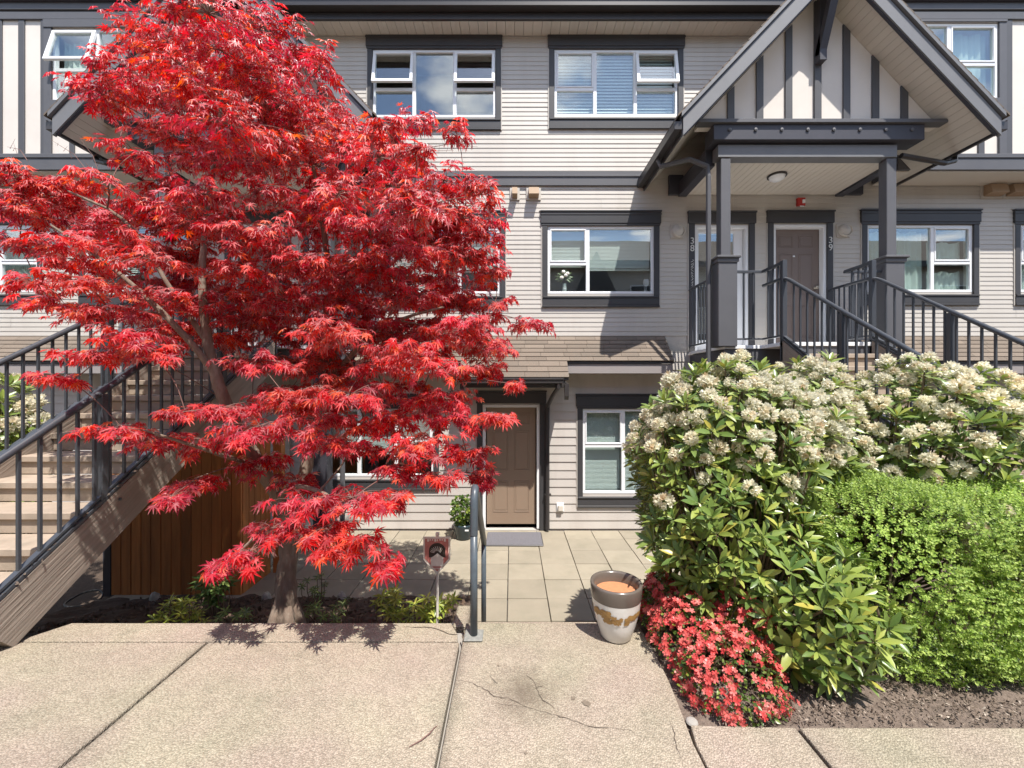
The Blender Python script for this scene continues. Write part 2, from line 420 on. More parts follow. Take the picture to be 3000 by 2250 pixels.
for pl, w in (([(770,1090),(850,1110),(930,1150),(985,1195),(1080,1210),(1140,1235),(1240,1280)], .0028),
              ([(1010,1245),(1190,1268),(1330,1300),(1450,1340),(1560,1375),(1620,1395),(1750,1405),(1850,1415),(1895,1430)], .0030),
              ([(965,1065),(1010,1115)], .002), ([(1200,1060),(1250,1100),(1260,1150),(1310,1220),(1380,1275)], .003),
              ([(1250,1145),(1310,1130)], .002), ([(2150,1390),(2165,1500),(2200,1600)], .0028),
              ([(400,748),(560,750),(640,765),(700,795),(760,798)], .006), ([(780,800),(790,840)], .012)):
    part('crack', ribbon([gp(*p) for p in pl], w, PZ+0.004), m_crack, pav)

m_spot = M('dried_spot', (0.17, 0.135, 0.10), 0.9, 0.4, 60)
for (zx, zy, rx_) in ((1505,1210,.014),(1587,1243,.022),(1018,998,.009),(1195,1567,.008)):
    c_ = gp(zx, zy); mb = MB(); k_ = 11
    mb.add([(c_[0]+rx_*random.uniform(.6,1.2)*math.cos(2*math.pi*i/k_), c_[1]+rx_*random.uniform(.6,1.2)*math.sin(2*math.pi*i/k_), PZ+.004) for i in range(k_)], [tuple(range(k_))])
    part('dried_spot', mb, m_spot, pav)

# lower patio of square pavers
pat = struct('patio', MB().box(-4.7, 3.2, 4.30, 7.12, -0.10, -0.045), m_base)
TS = 0.466
tx0 = X(1083*1+0, 4.0)
j = 0
tile_me = [bevel(link('paver', MB().box(0, TS-0.009, 0, TS-0.009, -0.05, 0).mesh('paver', m_tile), pat), 0.005, 2)]
first = tile_me[0]
xb = -0.048
cells = [(xb + i*TS, 4.40 + k*TS) for i in range(-10, 7) for k in range(0, 6)]
for q, (x, y) in enumerate(cells):
    if q == 0: t = first
    else:
        t = first.copy(); COL.objects.link(t)
    sy = 1.0 if y + TS < 7.12 else (7.115-y)/TS
    t.location = (x, y, random.uniform(-0.003, 0.003)); t.scale = (1, sy, 1)
    t.rotation_euler = (random.uniform(-.004,.004), random.uniform(-.004,.004), random.uniform(-.003,.003))

def sheet(x0, x1, y0, y1, zf, nx, ny):
    mb = MB(); vs = []
    for i in range(nx+1):
        for k in range(ny+1):
            x = x0+(x1-x0)*i/nx; y = y0+(y1-y0)*k/ny
            vs.append((x, y, zf(x, y)))
    return mb.add(vs, [(i*(ny+1)+k, (i+1)*(ny+1)+k, (i+1)*(ny+1)+k+1, i*(ny+1)+k+1) for i in range(nx) for k in range(ny)])
def lump(x, y, s=1.0):
    return 0.022*s*(math.sin(7.1*x+1.3)*math.cos(8.3*y)+math.sin(17*x-2*y)*0.6+math.sin(29*y+5*x)*0.4) + random.uniform(-.008,.008)
def bedz(x, y): return 0.55 - 0.27*(y-2.87)
def bedzl(x, y): return bedz(x, y) + lump(x, y)
struct('tree_bed', sheet(-4.6, -0.46, 2.87, 4.86, bedzl, 70, 34), m_soil)
def rbed(x, y):
    return 0.835 if y < 3.35 else max(-0.02, 0.835 - (y-3.35)*0.95)
struct('shrub_bed', sheet(0.80, 5.5, 1.96, 4.36, lambda x, y: min(.838 if x < .92 else 9, rbed(x, y)+lump(x, y, .6))+(0 if x < .92 else 1)*(0.03*min(1,(y-2.0)*6)-0.012 if y<2.4 else .018), 80, 40), m_chip2)
def chips(n, fn, area, mat, name, s0=0.012, s1=0.035):
    P_ = np.empty((n,3)); D = rng.normal(size=(n,3)); N = rng.normal(size=(n,3))*0.5; N[:,2] += 1
    for i in range(n):
        x = rng.uniform(area[0], area[1]); y = rng.uniform(area[2], area[3]); P_[i] = (x, y, fn(x, y)+0.012)
    return leaf_cloud(name, CHIP, P_, D, N, rng.uniform(s0, s1, n), mat)

# ------------------------------------------------------------------ leaf machinery
def basis(D, N):
    D = D/np.linalg.norm(D, axis=1, keepdims=True)
    N = N - (N*D).sum(1, keepdims=True)*D
    N = N/np.maximum(np.linalg.norm(N, axis=1, keepdims=True), 1e-6)
    S = np.cross(N, D)
    return D, S, N
def leaf_cloud(name, tpl, P_, D, N, S, mat, parent=None, smooth=False):
    tv, tf = tpl; tv = np.array(tv); nv = len(tv)
    D, Sd, N = basis(D, N)
    n = len(P_)
    V = P_[:,None,:] + S[:,None,None]*(tv[None,:,0,None]*D[:,None,:] + tv[None,:,1,None]*Sd[:,None,:] + tv[None,:,2,None]*N[:,None,:])
    V = V.reshape(-1,3)
    lens = [len(f) for f in tf]; flat = np.array([i for f in tf for i in f])
    loops = (flat[None,:] + (np.arange(n)*nv)[:,None]).ravel()
    me = bpy.data.meshes.new(name)
    me.vertices.add(len(V)); me.vertices.foreach_set('co', V.astype(np.float32).ravel())
    me.loops.add(len(loops)); me.loops.foreach_set('vertex_index', loops.astype(np.int32))
    L = np.tile(np.array(lens), n); st = np.concatenate([[0], np.cumsum(L)[:-1]])
    me.polygons.add(len(L)); me.polygons.foreach_set('loop_start', st.astype(np.int32)); me.polygons.foreach_set('loop_total', L.astype(np.int32))
    if smooth: me.polygons.foreach_set('use_smooth', np.ones(len(L), dtype=bool))
    me.update(calc_edges=True)
    me.materials.append(mat)
    return link(name, me, parent)
def leaf_objs(name, me, P_, D, N, S, parent, off=(0,0,0)):
    D, Sd, N = basis(D, N)
    out = []
    for i in range(len(P_)):
        o = bpy.data.objects.new(name, me); COL.objects.link(o); o.parent = parent
        if parent.type == 'EMPTY': o.matrix_parent_inverse = Matrix.Translation(-parent.location)
        m = Matrix(((D[i,0], Sd[i,0], N[i,0]), (D[i,1], Sd[i,1], N[i,1]), (D[i,2], Sd[i,2], N[i,2])))
        o.matrix_basis = Matrix.Translation(P_[i]) @ m.to_4x4() @ Matrix.Scale(S[i], 4)
        out.append(o)
    return out
def tpl_mesh(name, tpl, mat, smooth=False):
    me = bpy.data.meshes.new(name); me.from_pydata([tuple(v) for v in tpl[0]], [], tpl[1]); me.materials.append(mat)
    if smooth: me.polygons.foreach_set('use_smooth', [True]*len(me.polygons))
    me.update(); return me
CHIP = ([(-1,-.4,0),(1,-.35,0.1),(.9,.4,.05),(-.9,.35,0),(0,0,.3)], [(0,1,4),(1,2,4),(2,3,4),(3,0,4)])
def maple_tpl(droop=.26, seed=0, curl=.045):
    vr = random.Random(seed)
    lob = [(a_ + (vr.uniform(-6,6) if seed else 0), l_*(vr.uniform(.86,1.1) if seed else 1)) for a_, l_ in [(-122,.40),(-78,.74),(-38,.95),(0,1.05),(38,.95),(78,.74),(122,.40)]]
    vs = [(0,0,0)]; fs = []
    def pt(a, r, up=0):
        a = math.radians(a); return (r*math.cos(a), r*math.sin(a), up - droop*r*r)
    notch = []
    angs = [-150] + [(lob[i][0]+lob[i+1][0])/2 for i in range(6)] + [150]
    for i, a in enumerate(angs):
        notch.append(len(vs)); vs.append(pt(a, 0.10 if i in (0,7) else 0.24))
    for i, (a, ln) in enumerate(lob):
        wd = 9.5/ln**0.4
        l_ = len(vs); vs.append(pt(a-wd, ln*.52, curl)); t_ = len(vs); vs.append(pt(a, ln)); r_ = len(vs); vs.append(pt(a+wd, ln*.52, curl))
        fs.append((0, notch[i], l_, t_)); fs.append((0, t_, r_, notch[i+1]))
    b = len(vs); vs += [(-.02,.015,0),(-.02,-.015,0),(-.62,0,.10)]; fs.append((b, b+1, b+2))
    return vs, fs
MAPLES = [maple_tpl(), maple_tpl(.45, 3, .09), maple_tpl(.10, 5, .03), maple_tpl(.62, 8, .12)]
def oval_tpl(w, droop, fold=.05, wide=.55):
    xs = [0, .22, wide, .85, 1.0]; ws = [.10*w, .62*w, w, .55*w, .03*w]
    vs = []; fs = []
    for x, ww in zip(xs, ws):
        z = -droop*x*x
        vs += [(x, -ww, z+fold*ww/w), (x, 0, z), (x, ww, z+fold*ww/w)]
    for i in range(4):
        a = 3*i; fs += [(a, a+3, a+4, a+1), (a+1, a+4, a+5, a+2)]
    return vs, fs
RHODO = oval_tpl(.155, .16)
PIERIS = oval_tpl(.125, .30)
SMALL = ([(0,0,0),(.5,-.32,.06),(1,0,-.08),(.5,.32,.06)], [(0,1,2),(0,2,3)])
def azalea_tpl():
    vs = [(0,0,0)]; fs = []
    for k in range(5):
        a = 2*math.pi*k/5
        def q(r, da, z): return (r*math.cos(a+da), r*math.sin(a+da), z)
        b = len(vs); vs += [q(.55,-.55,.28), q(1.0,-.28,.40), q(1.0,.28,.40), q(.55,.55,.28)]
        fs.append((0, b, b+1, b+2, b+3))
    # local z is the facing axis; swap so local x faces out
    vs = [(z, x, y) for x, y, z in vs]
    return vs, fs
AZ = azalea_tpl()
def truss_tpl(seed):
    r = random.Random(seed); vs = []; fs = []
    k = 27
    for i in range(k):
        z = 1 - 1.15*(i+.5)/k; rr = math.sqrt(max(0, 1-z*z)); a = i*2.39996 + r.uniform(-.2,.2)
        d = Vector((rr*math.cos(a), rr*math.sin(a), z + .12)).normalized()
        d = (d + Vector((r.uniform(-.15,.15), r.uniform(-.15,.15), -.30*rr))).normalized()
        u = d.cross(Vector((.1,.2,1))).normalized(); w = d.cross(u)
        c = d*0.46; n0 = len(vs); vs.append(tuple(c))
        L = r.uniform(.80, 1.22)
        for p in range(5):
            b = 2*math.pi*p/5 + i
            e = u*math.cos(b)+w*math.sin(b); e1 = u*math.cos(b+.62)+w*math.sin(b+.62); e2 = u*math.cos(b-.62)+w*math.sin(b-.62)
            q0 = len(vs)
            vs += [tuple(d*(L*.80)+e2*.27), tuple(d*(L*.97) + e*.31), tuple(d*(L*.80)+e1*.27)]
            fs.append((n0, q0, q0+1, q0+2))
    return vs, fs
TRUSS = [truss_tpl(s) for s in (1,2,3)]

# ------------------------------------------------------------------ the townhouse
house = thing('townhouse', 'three-storey row building with beige siding, dark window trim and two gabled porches', 'building', (0, 7.6, 0))
BX0, BX1 = -13.0, 13.0
# openings in wall pixels: px0, px1, py0, py1
W3L = (1093, 1452, 147, 344); W3R = (1624, 1985, 147, 341)
W2R = (1604, 1915, 664, 861); W2L = (1145, 1465, 664, 861)
W2RR = (2538, 2848, 660, 856); W2E = (2985, 3330, 660, 856)
W2LL = (250, 560, 660, 856); W2F = (-232, 113, 660, 856)
W1R = (1707, 1962, 1198, 1446); W1L = (945, 1271, 1198, 1396)
DA = (2034, 2192, 660, 1012); DB = (2264, 2420, 658, 1012)
DAl = (906, 1064, 660, 1012); DBl = (678, 834, 658, 1012)
D1 = (1414, 1581, 1191, 1553)
def rect(w, Y=YW): return (X(w[0],Y), X(w[1],Y), Z(w[3],Y), Z(w[2],Y))
def drect(w): r = rect(w); return (r[0], r[1], 3.05, r[3])
R3 = [rect(W3L), rect(W3R)]
R2 = [rect(w) for w in (W2R, W2L, W2RR, W2E, W2LL, W2F)] + [drect(w) for w in (DA, DB, DAl, DBl)]
R1 = [rect(W1R), rect(W1L), (X(D1[0]), X(D1[1]), 0.0, Z(D1[2]))]
def wall(name, x0, x1, z0, z1, holes, yf, th, mat):
    xs = sorted({x0, x1, *[h[0] for h in holes], *[h[1] for h in holes]}); zs = sorted({z0, z1, *[h[2] for h in holes], *[h[3] for h in holes]})
    xs = [x for x in xs if x0 <= x <= x1]; zs = [z for z in zs if z0 <= z <= z1]
    mb = MB()
    for a, b in zip(xs[:-1], xs[1:]):
        for c, d in zip(zs[:-1], zs[1:]):
            mx, mz = (a+b)/2, (c+d)/2
            if any(h[0] < mx < h[1] and h[2] < mz < h[3] for h in holes): continue
            mb.box(a, b, yf, yf+th, c, d)
    return part(name, mb, mat, house)
def cut(x0, x1, z0, z1, holes):
    segs = [(x0, x1)]
    for h in holes:
        if h[3] <= z0+.01 or h[2] >= z1-.01: continue
        n2 = []
        for a, b in segs:
            if h[1] <= a or h[0] >= b: n2.append((a, b)); continue
            if h[0] > a: n2.append((a, h[0]))
            if h[1] < b: n2.append((h[1], b))
        segs = n2
    return [s for s in segs if s[1]-s[0] > .02]
def courses(name, parent, x0, x1, z0, z1, exp, per, holes, mat, lip=0.0115):
    n = int(round((z1-z0)/(exp*per)+0.49)); me = None
    mb = MB()
    for c in range(per):
        zb = c*exp
        mb.add([(0,YW-.004,zb+exp),(1,YW-.004,zb+exp),(1,YW-lip,zb+.004),(0,YW-lip,zb+.004),(0,YW-lip,zb-.006),(1,YW-lip,zb-.006),(0,YW-.003,zb-.006),(1,YW-.003,zb-.006)],
               [(3,2,1,0),(4,5,2,3),(6,7,5,4)])
    me = mb.mesh(name, mat)
    for i in range(n):
        zb = z0 + i*exp*per
        segs = []
        for a, b in cut(x0, x1, zb, zb+exp*per, holes):
            if b-a > 3.0 and random.random() < .85:
                m_ = random.uniform(a+.5, b-.5); segs += [(a, m_-.0015), (m_+.0015, b)]
            else: segs.append((a, b))
        for a, b in segs:
            o = link(name, me, parent); o.location = (a, random.uniform(-.001,.001), zb); o.scale = (b-a, 1, 1)
w1 = wall('wall', BX0, BX1, -0.05, 3.04, R1, YW, .14, m_board)
w2 = wall('wall', BX0, BX1, 3.045, 6.02, R2, YW, .14, m_siding)
w3 = wall('wall', BX0, BX1, 6.025, 9.2, R3, YW, .14, m_siding)
def ex(rs, mx, mz=0.0): return [(r[0]-mx, r[1]+mx, r[2]-mz, r[3]+mz) for r in rs]
courses('siding_board', w1, BX0, BX1, 0.03, 2.92, .143, 1, ex(R1, .085), m_board, .017)
courses('siding_panel', w2, BX0, BX1, 3.33, 5.88, .0783, 2, ex(R2, .085), m_siding)
courses('siding_panel', w3, -5.72, 6.12, 6.155, 8.46, .0783, 2, ex(R3, .085), m_siding)
# inner shell so that no light leaks in
part('back_wall', MB().box(BX0, BX1, 8.9, 9.0, -.05, 9.2).box(BX0, BX0+.1, YW+.15, 8.9, -.05, 9.2).box(BX1-.1, BX1, YW+.15, 8.9, -.05, 9.2)
     .box(BX0+.1, BX1-.1, YW+.15, 8.9, 2.98, 3.04).box(BX0+.1, BX1-.1, YW+.15, 8.9, 5.98, 6.02).box(BX0+.1, BX1-.1, YW+.15, 8.9, 9.1, 9.2), m_room, house)

def frame_trim(wd, r, Y, head=True, sill=True, cw=.092, jz=True):
    x0, x1, z0, z1 = r
    zb = z0 - .045
    if head:
        o = part('header', MB().cbox(x0-.115, x1+.115, Y-.045, Y-.001, z1+.045, z1+.235).cbox(x0-.125, x1+.125, Y-.062, Y-.001, z1+.237, z1+.262).cbox(x0-.105, x1+.105, Y-.036, Y-.001, z1+.006, z1+.043).cbox(x0-.122, x1+.122, Y-.052, Y-.046, z1+.185, z1+.215), m_trim, wd)
    for xa, xb in ((x0-cw, x0-.001), (x1+.001, x1+cw)):
        part('casing', MB().cbox(xa, xb, Y-.032, Y-.001, z0-.044 if sill else z0, z1+.004), m_trim, wd)
    if sill:
        part('sill', MB().cbox(x0-.085, x1+.085, Y-.05, Y-.001, z0-.075, z0-.046).cbox(x0-.09, x1+.09, Y-.036, Y-.001, z0-.195, z0-.078)
             .cbox(x0-.092, x1+.092, Y-.046, Y-.001, z0-.232, z0-.197), m_trim, wd)
    if jz:
        c = MB().box(x0-cw-.016, x0-cw-.001, Y-.024, Y-.001, z0-(.232 if sill else 0), z1+.03)
        c.box(x1+cw+.001, x1+cw+.016, Y-.024, Y-.001, z0-(.232 if sill else 0), z1+.03)
        c.box(x0-.142, x1+.142, Y-.026, Y-.001, z1+.264, z1+.278)
        part('edge_channel', c, m_siding, wd)
def slats(x0, x1, z0, z1, y, sp, w=None, tilt=1.12):
    w = w or sp*1.22; mb = MB(); n = int((z1-z0)/sp)
    for i in range(n):
        z = z1 - i*sp
        dz = w*math.sin(tilt)/2; dy = w*math.cos(tilt)/2
        mb.add([(x0,y-dy,z-dz),(x1,y-dy,z-dz),(x1,y+dy,z+dz),(x0,y+dy,z+dz)], [(0,1,2,3)])
    return mb
def window(r, Y, muls=(), rails={}, opened=(), blinds=(), trim=True, trimkw={}, curtain=None, label=None, room=True):
    x0, x1, z0, z1 = r; fw = .042
    mb = MB().cbox(x0, x1, Y-.004, Y+.06, z0, z0+fw).cbox(x0, x1, Y-.004, Y+.06, z1-fw, z1)
    mb.cbox(x0, x0+fw, Y-.003, Y+.06, z0+fw, z1-fw).cbox(x1-fw, x1, Y-.003, Y+.06, z0+fw, z1-fw)
    edges = [x0+fw] 
    for m in muls:
        mb.cbox(m-.03, m+.03, Y-.003, Y+.06, z0+fw, z1-fw); edges += [m-.03, m+.03]
    edges.append(x1-fw)
    cols = [(edges[2*i], edges[2*i+1]) for i in range(len(muls)+1)]
    lights = []
    for ci, (a, b) in enumerate(cols):
        if ci in rails:
            zr = rails[ci]; mb.cbox(a, b, Y-.002, Y+.06, zr-.028, zr+.028)
            lights.append((a, b, z0+fw, zr-.028, (ci, 0))); lights.append((a, b, zr+.028, z1-fw, (ci, 1)))
        else: lights.append((a, b, z0+fw, z1-fw, (ci, 0)))
    wd = part('window', mb, m_white, house, label=label)
    for a, b, c, d, key in lights:
        ang = dict(opened).get(key, 0) if opened else 0
        s = MB(); sw = .026
        hh = d-c
        yy0, yy1 = (-.012, .04)
        if key[1] == 1:
            if ang: a_, b_, sw = a-.03, b+.03, .05; yy0, yy1 = -.03, .012
            else: a_, b_ = a, b
            s.cbox(a_, b_, yy0, yy1, -hh, -hh+sw).cbox(a_, b_, yy0, yy1, -sw, 0)
            s.cbox(a_, a_+sw, yy0+.001, yy1, -hh+sw, -sw).cbox(b_-sw, b_, yy0+.001, yy1, -hh+sw, -sw)
            so = part('sash', s, m_white, wd); so.location = (0, Y, d); so.rotation_euler = (-R(ang), 0, 0)
            pm = MB().box(a_+sw, b_-sw, -.004, .002, -hh+sw, -sw)
            po = part('pane', pm, m_glass, wd); po.location = (0, Y+(.0 if ang else .02), d); po.rotation_euler = (-R(ang), 0, 0)
        else:
            part('pane', MB().box(a, b, Y+.022, Y+.028, c, d), m_glass, wd)
    for (a, b, zt, zb_, sp) in blinds:
        part('blind', slats(a, b, zb_, zt, Y+.11, sp).box(a, b, Y+.09, Y+.13, zb_-.02, zb_), m_blind, wd)
    if curtain:
        for (a, b, zt, zb_) in curtain:
            c = MB(); n = int((b-a)/.03)+1; vs = []
            for i in range(n+1):
                x = a+(b-a)*i/n; y = Y+.14+.02*math.sin(i*1.9)+.012*math.sin(i*.7)
                sag = .05*abs(math.sin(i*.31))
                vs += [(x, y, zb_), (x, y+.01, zt-sag)]
            c.add(vs, [(2*i, 2*i+2, 2*i+3, 2*i+1) for i in range(n)])
            part('curtain', c, m_curtain, wd, smooth=True)
    if trim: frame_trim(wd, r, Y, **trimkw)
    return wd
r = rect(W3L); zr = Z(262)
window(r, YW, muls=(X(1213), X(1332)), rails={0: zr, 2: zr}, opened={(0,1): 11, (2,1): 11}.items(), label='window with two tilted-open awning sashes, mirroring a cloud')
r = rect(W3R)
window(r, YW, muls=(X(1743), X(1861)), rails={0: zr, 2: zr}, opened={(2,1): 10}.items(), blinds=[(r[0]+.05, r[1]-.05, r[3]-.05, r[2]+.04, .055)], label='window with lowered wide blinds and one tilted-open sash')
r = rect(W2R)
window(r, YW, muls=(X(1722),), rails={0: Z(773)}, blinds=[(X(1612), X(1717), r[3]-.05, Z(775), .024), (X(1728), X(1908), r[3]-.05, Z(785), .024)], label='window with half-raised blinds above a vase of flowers')
r = rect(W2L)
window(r, YW, muls=(X(1346),), rails={1: Z(773)}, blinds=[(X(1150), X(1340), r[3]-.05, Z(850), .024), (X(1350), X(1460), r[3]-.05, Z(790), .024)])
r = rect(W2RR)
window(r, YW, muls=(X(2731),), rails={1: Z(770)}, curtain=[(X(2542), X(2722), r[3]-.04, r[2]+.03), (X(2738), X(2843), r[3]-.22, Z(766)), (X(2738), X(2843), Z(785), r[2]+.02)], label='window with pale curtains beside the porch post')
r = rect(W2E)
window(r, YW, muls=(X(3100),), rails={0: Z(770)}, curtain=[(X(2995), X(3320), r[3]-.04, r[2]+.03)])
r = rect(W2LL)
window(r, YW, muls=(X(367),), rails={0: Z(770)}, blinds=[(X(255), X(555), r[3]-.05, Z(800), .03)])
r = rect(W2F)
window(r, YW, muls=(X(0),), rails={1: Z(770)}, curtain=[(X(-220), X(105), r[3]-.04, r[2]+.03)])
r = rect(W1R)
window(r, YW, muls=(X(1826),), rails={0: Z(1306)}, blinds=[(X(1712), X(1820), r[3]-.06, r[2]+.04, .022), (X(1832), X(1957), r[3]-.06, r[2]+.04, .022)], label='ground-floor window with closed mini blinds beside the brown door')
r = rect(W1L)
window(r, YW, muls=(X(1052), X(1160)), rails={2: Z(1290)}, blinds=[(X(950), X(1262), r[3]-.06, Z(1330), .022)])

# --- doors
def door_leaf(x0, x1, y, z0, z1, mat, parent, knobs=True, panels=True, name='door'):
    w = x1-x0; h = z1-z0
    mb = MB().cbox(x0, x1, y, y+.045, z0, z1)
    if panels:
        for (u0, u1) in ((.13,.44),(.56,.87)):
            for (v0, v1) in ((.105,.37),(.46,.80),(.85,.95)):
                a, b, c, d = x0+u0*w, x0+u1*w, z0+v0*h, z0+v1*h
                t = .014
                for bx in ((a,b,c,c+t),(a,b,d-t,d),(a,a+t,c+t,d-t),(b-t,b,c+t,d-t)): mb.cbox(bx[0], bx[1], y-.007, y+.001, bx[2], bx[3], .003)
                mb.cbox(a+.03, b-.03, y-.005, y+.001, c+.03, d-.03, .004)
    d = part(name, mb, mat, parent)
    return d
def jamb(x0, x1, z0, z1, Y, parent, yin):
    mb = MB().cbox(x0, x0+.05, Y-.006, Y+yin, z0, z1-.05).cbox(x1-.05, x1, Y-.006, Y+yin, z0, z1-.05).cbox(x0, x1, Y-.007, Y+yin, z1-.05, z1)
    return part('door_frame', mb, m_white, parent)
# ground-floor door
x0, x1, z0, z1 = X(1414), X(1581), 0.02, Z(1185)
d1 = door_leaf(x0+.065, x1-.065, YW+.075, .075, z1-.05, m_door, house)
jamb(x0, x1, .02, z1, YW, d1, .075)
part('threshold', MB().cbox(x0, x1, YW-.13, YW+.10, -.004, .045).cbox(x0+.05, x1-.05, YW-.02, YW+.10, .0455, .07), m_white, d1)
part('header', MB().cbox(x0-.11, x1+.11, YW-.05, YW-.001, z1+.02, z1+.21).cbox(x0-.12, x1+.12, YW-.064, YW-.001, z1+.212, z1+.24), m_trim, d1)
for a, b in ((x0-.095, x0-.001), (x1+.001, x1+.12)): part('casing', MB().cbox(a, b, YW-.036, YW-.001, 0.0, z1+.018), m_trim, d1)
part('knob', MB().lathe([(0,0),(.022,.004),(.03,.02),(.022,.04),(0,.045)], 12).lathe([(0,0),(.02,.002),(.02,.012),(0,.013)], 12, (0,-.11,0)), m_brass, d1, True)
d1.children[-1].rotation_euler = (R(90), 0, 0); d1.children[-1].location = (x0+.135, YW+.07, 1.0)
part('peephole', MB().lathe([(0,0),(.012,.002),(.012,.008),(0,.009)], 10), m_brass, d1)
d1.children[-1].rotation_euler = (R(90), 0, 0); d1.children[-1].location = ((x0+x1)/2, YW+.072, 1.55)
# porch doors
def porch_door(w, glass=False, number=None, numside=1):
    x0, x1 = X(w[0]), X(w[1]); z0, z1 = 3.06, Z(w[2])
    yb = YW+.10
    if glass:
        d = door_leaf(x0+.06, x1-.06, yb+.25, z0+.03, z1-.06, m_door2, house, panels=True)
        sf = MB().cbox(x0+.055, x0+.105, yb-.03, yb, z0+.03, z1-.055).cbox(x1-.215, x1-.055, yb-.03, yb, z0+.03, z1-.055).cbox(x0+.105, x1-.215, yb-.03, yb, z1-.11, z1-.055).cbox(x0+.105, x1-.215, yb-.03, yb, z0+.03, z0+.2)
        part('screen_frame', sf, m_white, d)
        part('pane', MB().box(x0+.105, x1-.215, yb-.018, yb-.012, z0+.2, z1-.11), m_glass, d)
        jamb(x0, x1, z0, z1, YW, d, .34)
    else:
        d = door_leaf(x0+.05, x1-.05, yb, z0+.03, z1-.05, m_door2, house)
        jamb(x0, x1, z0, z1, YW, d, yb-YW)
        for zz_ in (4.0, 4.17):
            k = part('knob', MB().lathe([(0,0),(.028,.003),(.03,.014),(.016,.02),(.016,.035),(.03,.045),(.028,.065),(0,.07)], 12), m_brass, d, True)
            k.rotation_euler = (R(90), 0, 0); k.location = (x1-.12, yb-.002, zz_)
        pl = part('viewer_plate', MB().cbox(-.02, .02, -.006, 0, -.014, .014, .002), m_white, d); pl.location = ((x0+x1)/2-.03, yb, 4.72)
    part('header', MB().cbox(x0-.115, x1+.115, YW-.05, YW-.001, z1+.022, z1+.2).cbox(x0-.125, x1+.125, YW-.064, YW-.001, z1+.202, z1+.23), m_trim, d)
    for a, b in ((x0-.10, x0-.001), (x1+.001, x1+.10)): part('casing', MB().cbox(a, b, YW-.034, YW-.001, z0, z1+.02), m_trim, d)
    c = MB().box(x0-.118, x0-.102, YW-.024, YW-.001, z0, z1+.02).box(x1+.102, x1+.118, YW-.024, YW-.001, z0, z1+.02).box(x0-.142, x1+.142, YW-.026, YW-.001, z1+.232, z1+.246)
    part('edge_channel', c, m_siding, d)
    if number:
        xx = x1+.05 if numside > 0 else x0-.05
        for i, ch in enumerate(number):
            cu = bpy.data.curves.new('number', 'FONT'); cu.body = ch; cu.size = .155; cu.extrude = .004; cu.align_x = 'CENTER'
            to = bpy.data.objects.new('number', cu); COL.objects.link(to)
            bpy.context.view_layer.update()
            me = bpy.data.meshes.new_from_object(to.evaluated_get(bpy.context.evaluated_depsgraph_get()))
            bpy.data.objects.remove(to); me.materials.clear(); me.materials.append(m_numb)
            no = link('number', me, d); no.location = (xx, YW-.040, z1-.33-.125*i); no.rotation_euler = (R(90), 0, 0)
    return d
m_numb = M('pale_number', (0.62, 0.62, 0.60), 0.5, 0.05)
dA = porch_door(DA, True, '38', -1)
sq = MB()
for k in range(9):
    zc = Z(660)-.62-.052*k; s_ = .030*(1-.06*k)
    sq.tube([(X(2034)-.05+s_*math.sin(t*1.6+k)*.9, YW-.038, zc+.022*math.cos(t*1.05)) for t in range(6)], .003, 4)
part('door_marking', sq, m_numb, dA)
dB = porch_door(DB, False, '39', 1)
porch_door(DAl, False); porch_door(DBl, False)

# --- belt trim, vents, meters
part('belt_trim', MB().cbox(-3.2, 2.25, YW-.045, YW-.001, 5.885, 6.065).cbox(-3.2, 2.25, YW-.03, YW-.001, 6.068, 6.135).cbox(-3.2, 2.25, YW-.06, YW-.046, 6.03, 6.06), m_timber, house)
def hood(px0, px1, py0, py1, Y=YW):
    x0, x1, z0, z1 = X(px0), X(px1), Z(py1), Z(py0)
    mb = MB().prism([(Y-.02, z0), (Y-.17, z0+.02), (Y-.14, z1-.02), (Y-.02, z1)], 'x', x0+.02, x1-.02)
    v = part('dryer_vent', mb, m_ventb, house)
    part('vent_plate', MB().cbox(x0-.02, x1+.02, Y-.03, Y-.001, z0-.03, z1+.02), m_siding, v)
m_ventb = M('tan_vent', (0.34, 0.235, 0.15), 0.6, 0.08)
hood(1545, 1581, 556, 583); hood(1497, 1519, 556, 583); hood(2872, 2928, 546, 578); hood(2937, 2993, 546, 578)
def roundvent(px, py):
    x, z = X(px), Z(py)
    v = part('round_vent', MB().cbox(x-.115, x+.115, YW-.03, YW-.001, z-.115, z+.115), m_siding, house)
    q = part('vent_cover', MB().lathe([(.10,0),(.10,.03),(.085,.05),(.0,.075)], 20), m_siding, v, True); q.rotation_euler = (R(90),0,0); q.location = (x, YW-.03, z)
    q2 = part('vent_collar', MB().lathe([(.098,0),(.098,.05),(.088,.05),(.088,0)], 20), m_soffit, v, True); q2.rotation_euler = (R(90),0,0); q2.location = (x+.02, YW-.032, z-.01)
roundvent(1982, 679); roundvent(2468, 677)
ob = part('outlet_box', MB().cbox(X(1630), X(1651), YW-.035, YW-.001, Z(1497), Z(1472)), m_white, house)
part('outlet_cover', MB().cbox(X(1634), X(1648), YW-.075, YW-.036, Z(1494), Z(1478), .006), m_soffit, ob)
m_red = M('fire_red', (0.42, 0.03, 0.025), 0.4, 0.08)
fb = part('fire_alarm', MB().cbox(X(2331), X(2353), YW-.06, YW-.001, Z(606), Z(583)), m_red, house)
part('alarm_strobe', MB().cbox(X(2343), X(2350), YW-.085, YW-.061, Z(600), Z(590)).cbox(X(2336), X(2348), YW-.07, YW-.061, Z(610), Z(607)), m_white, fb)

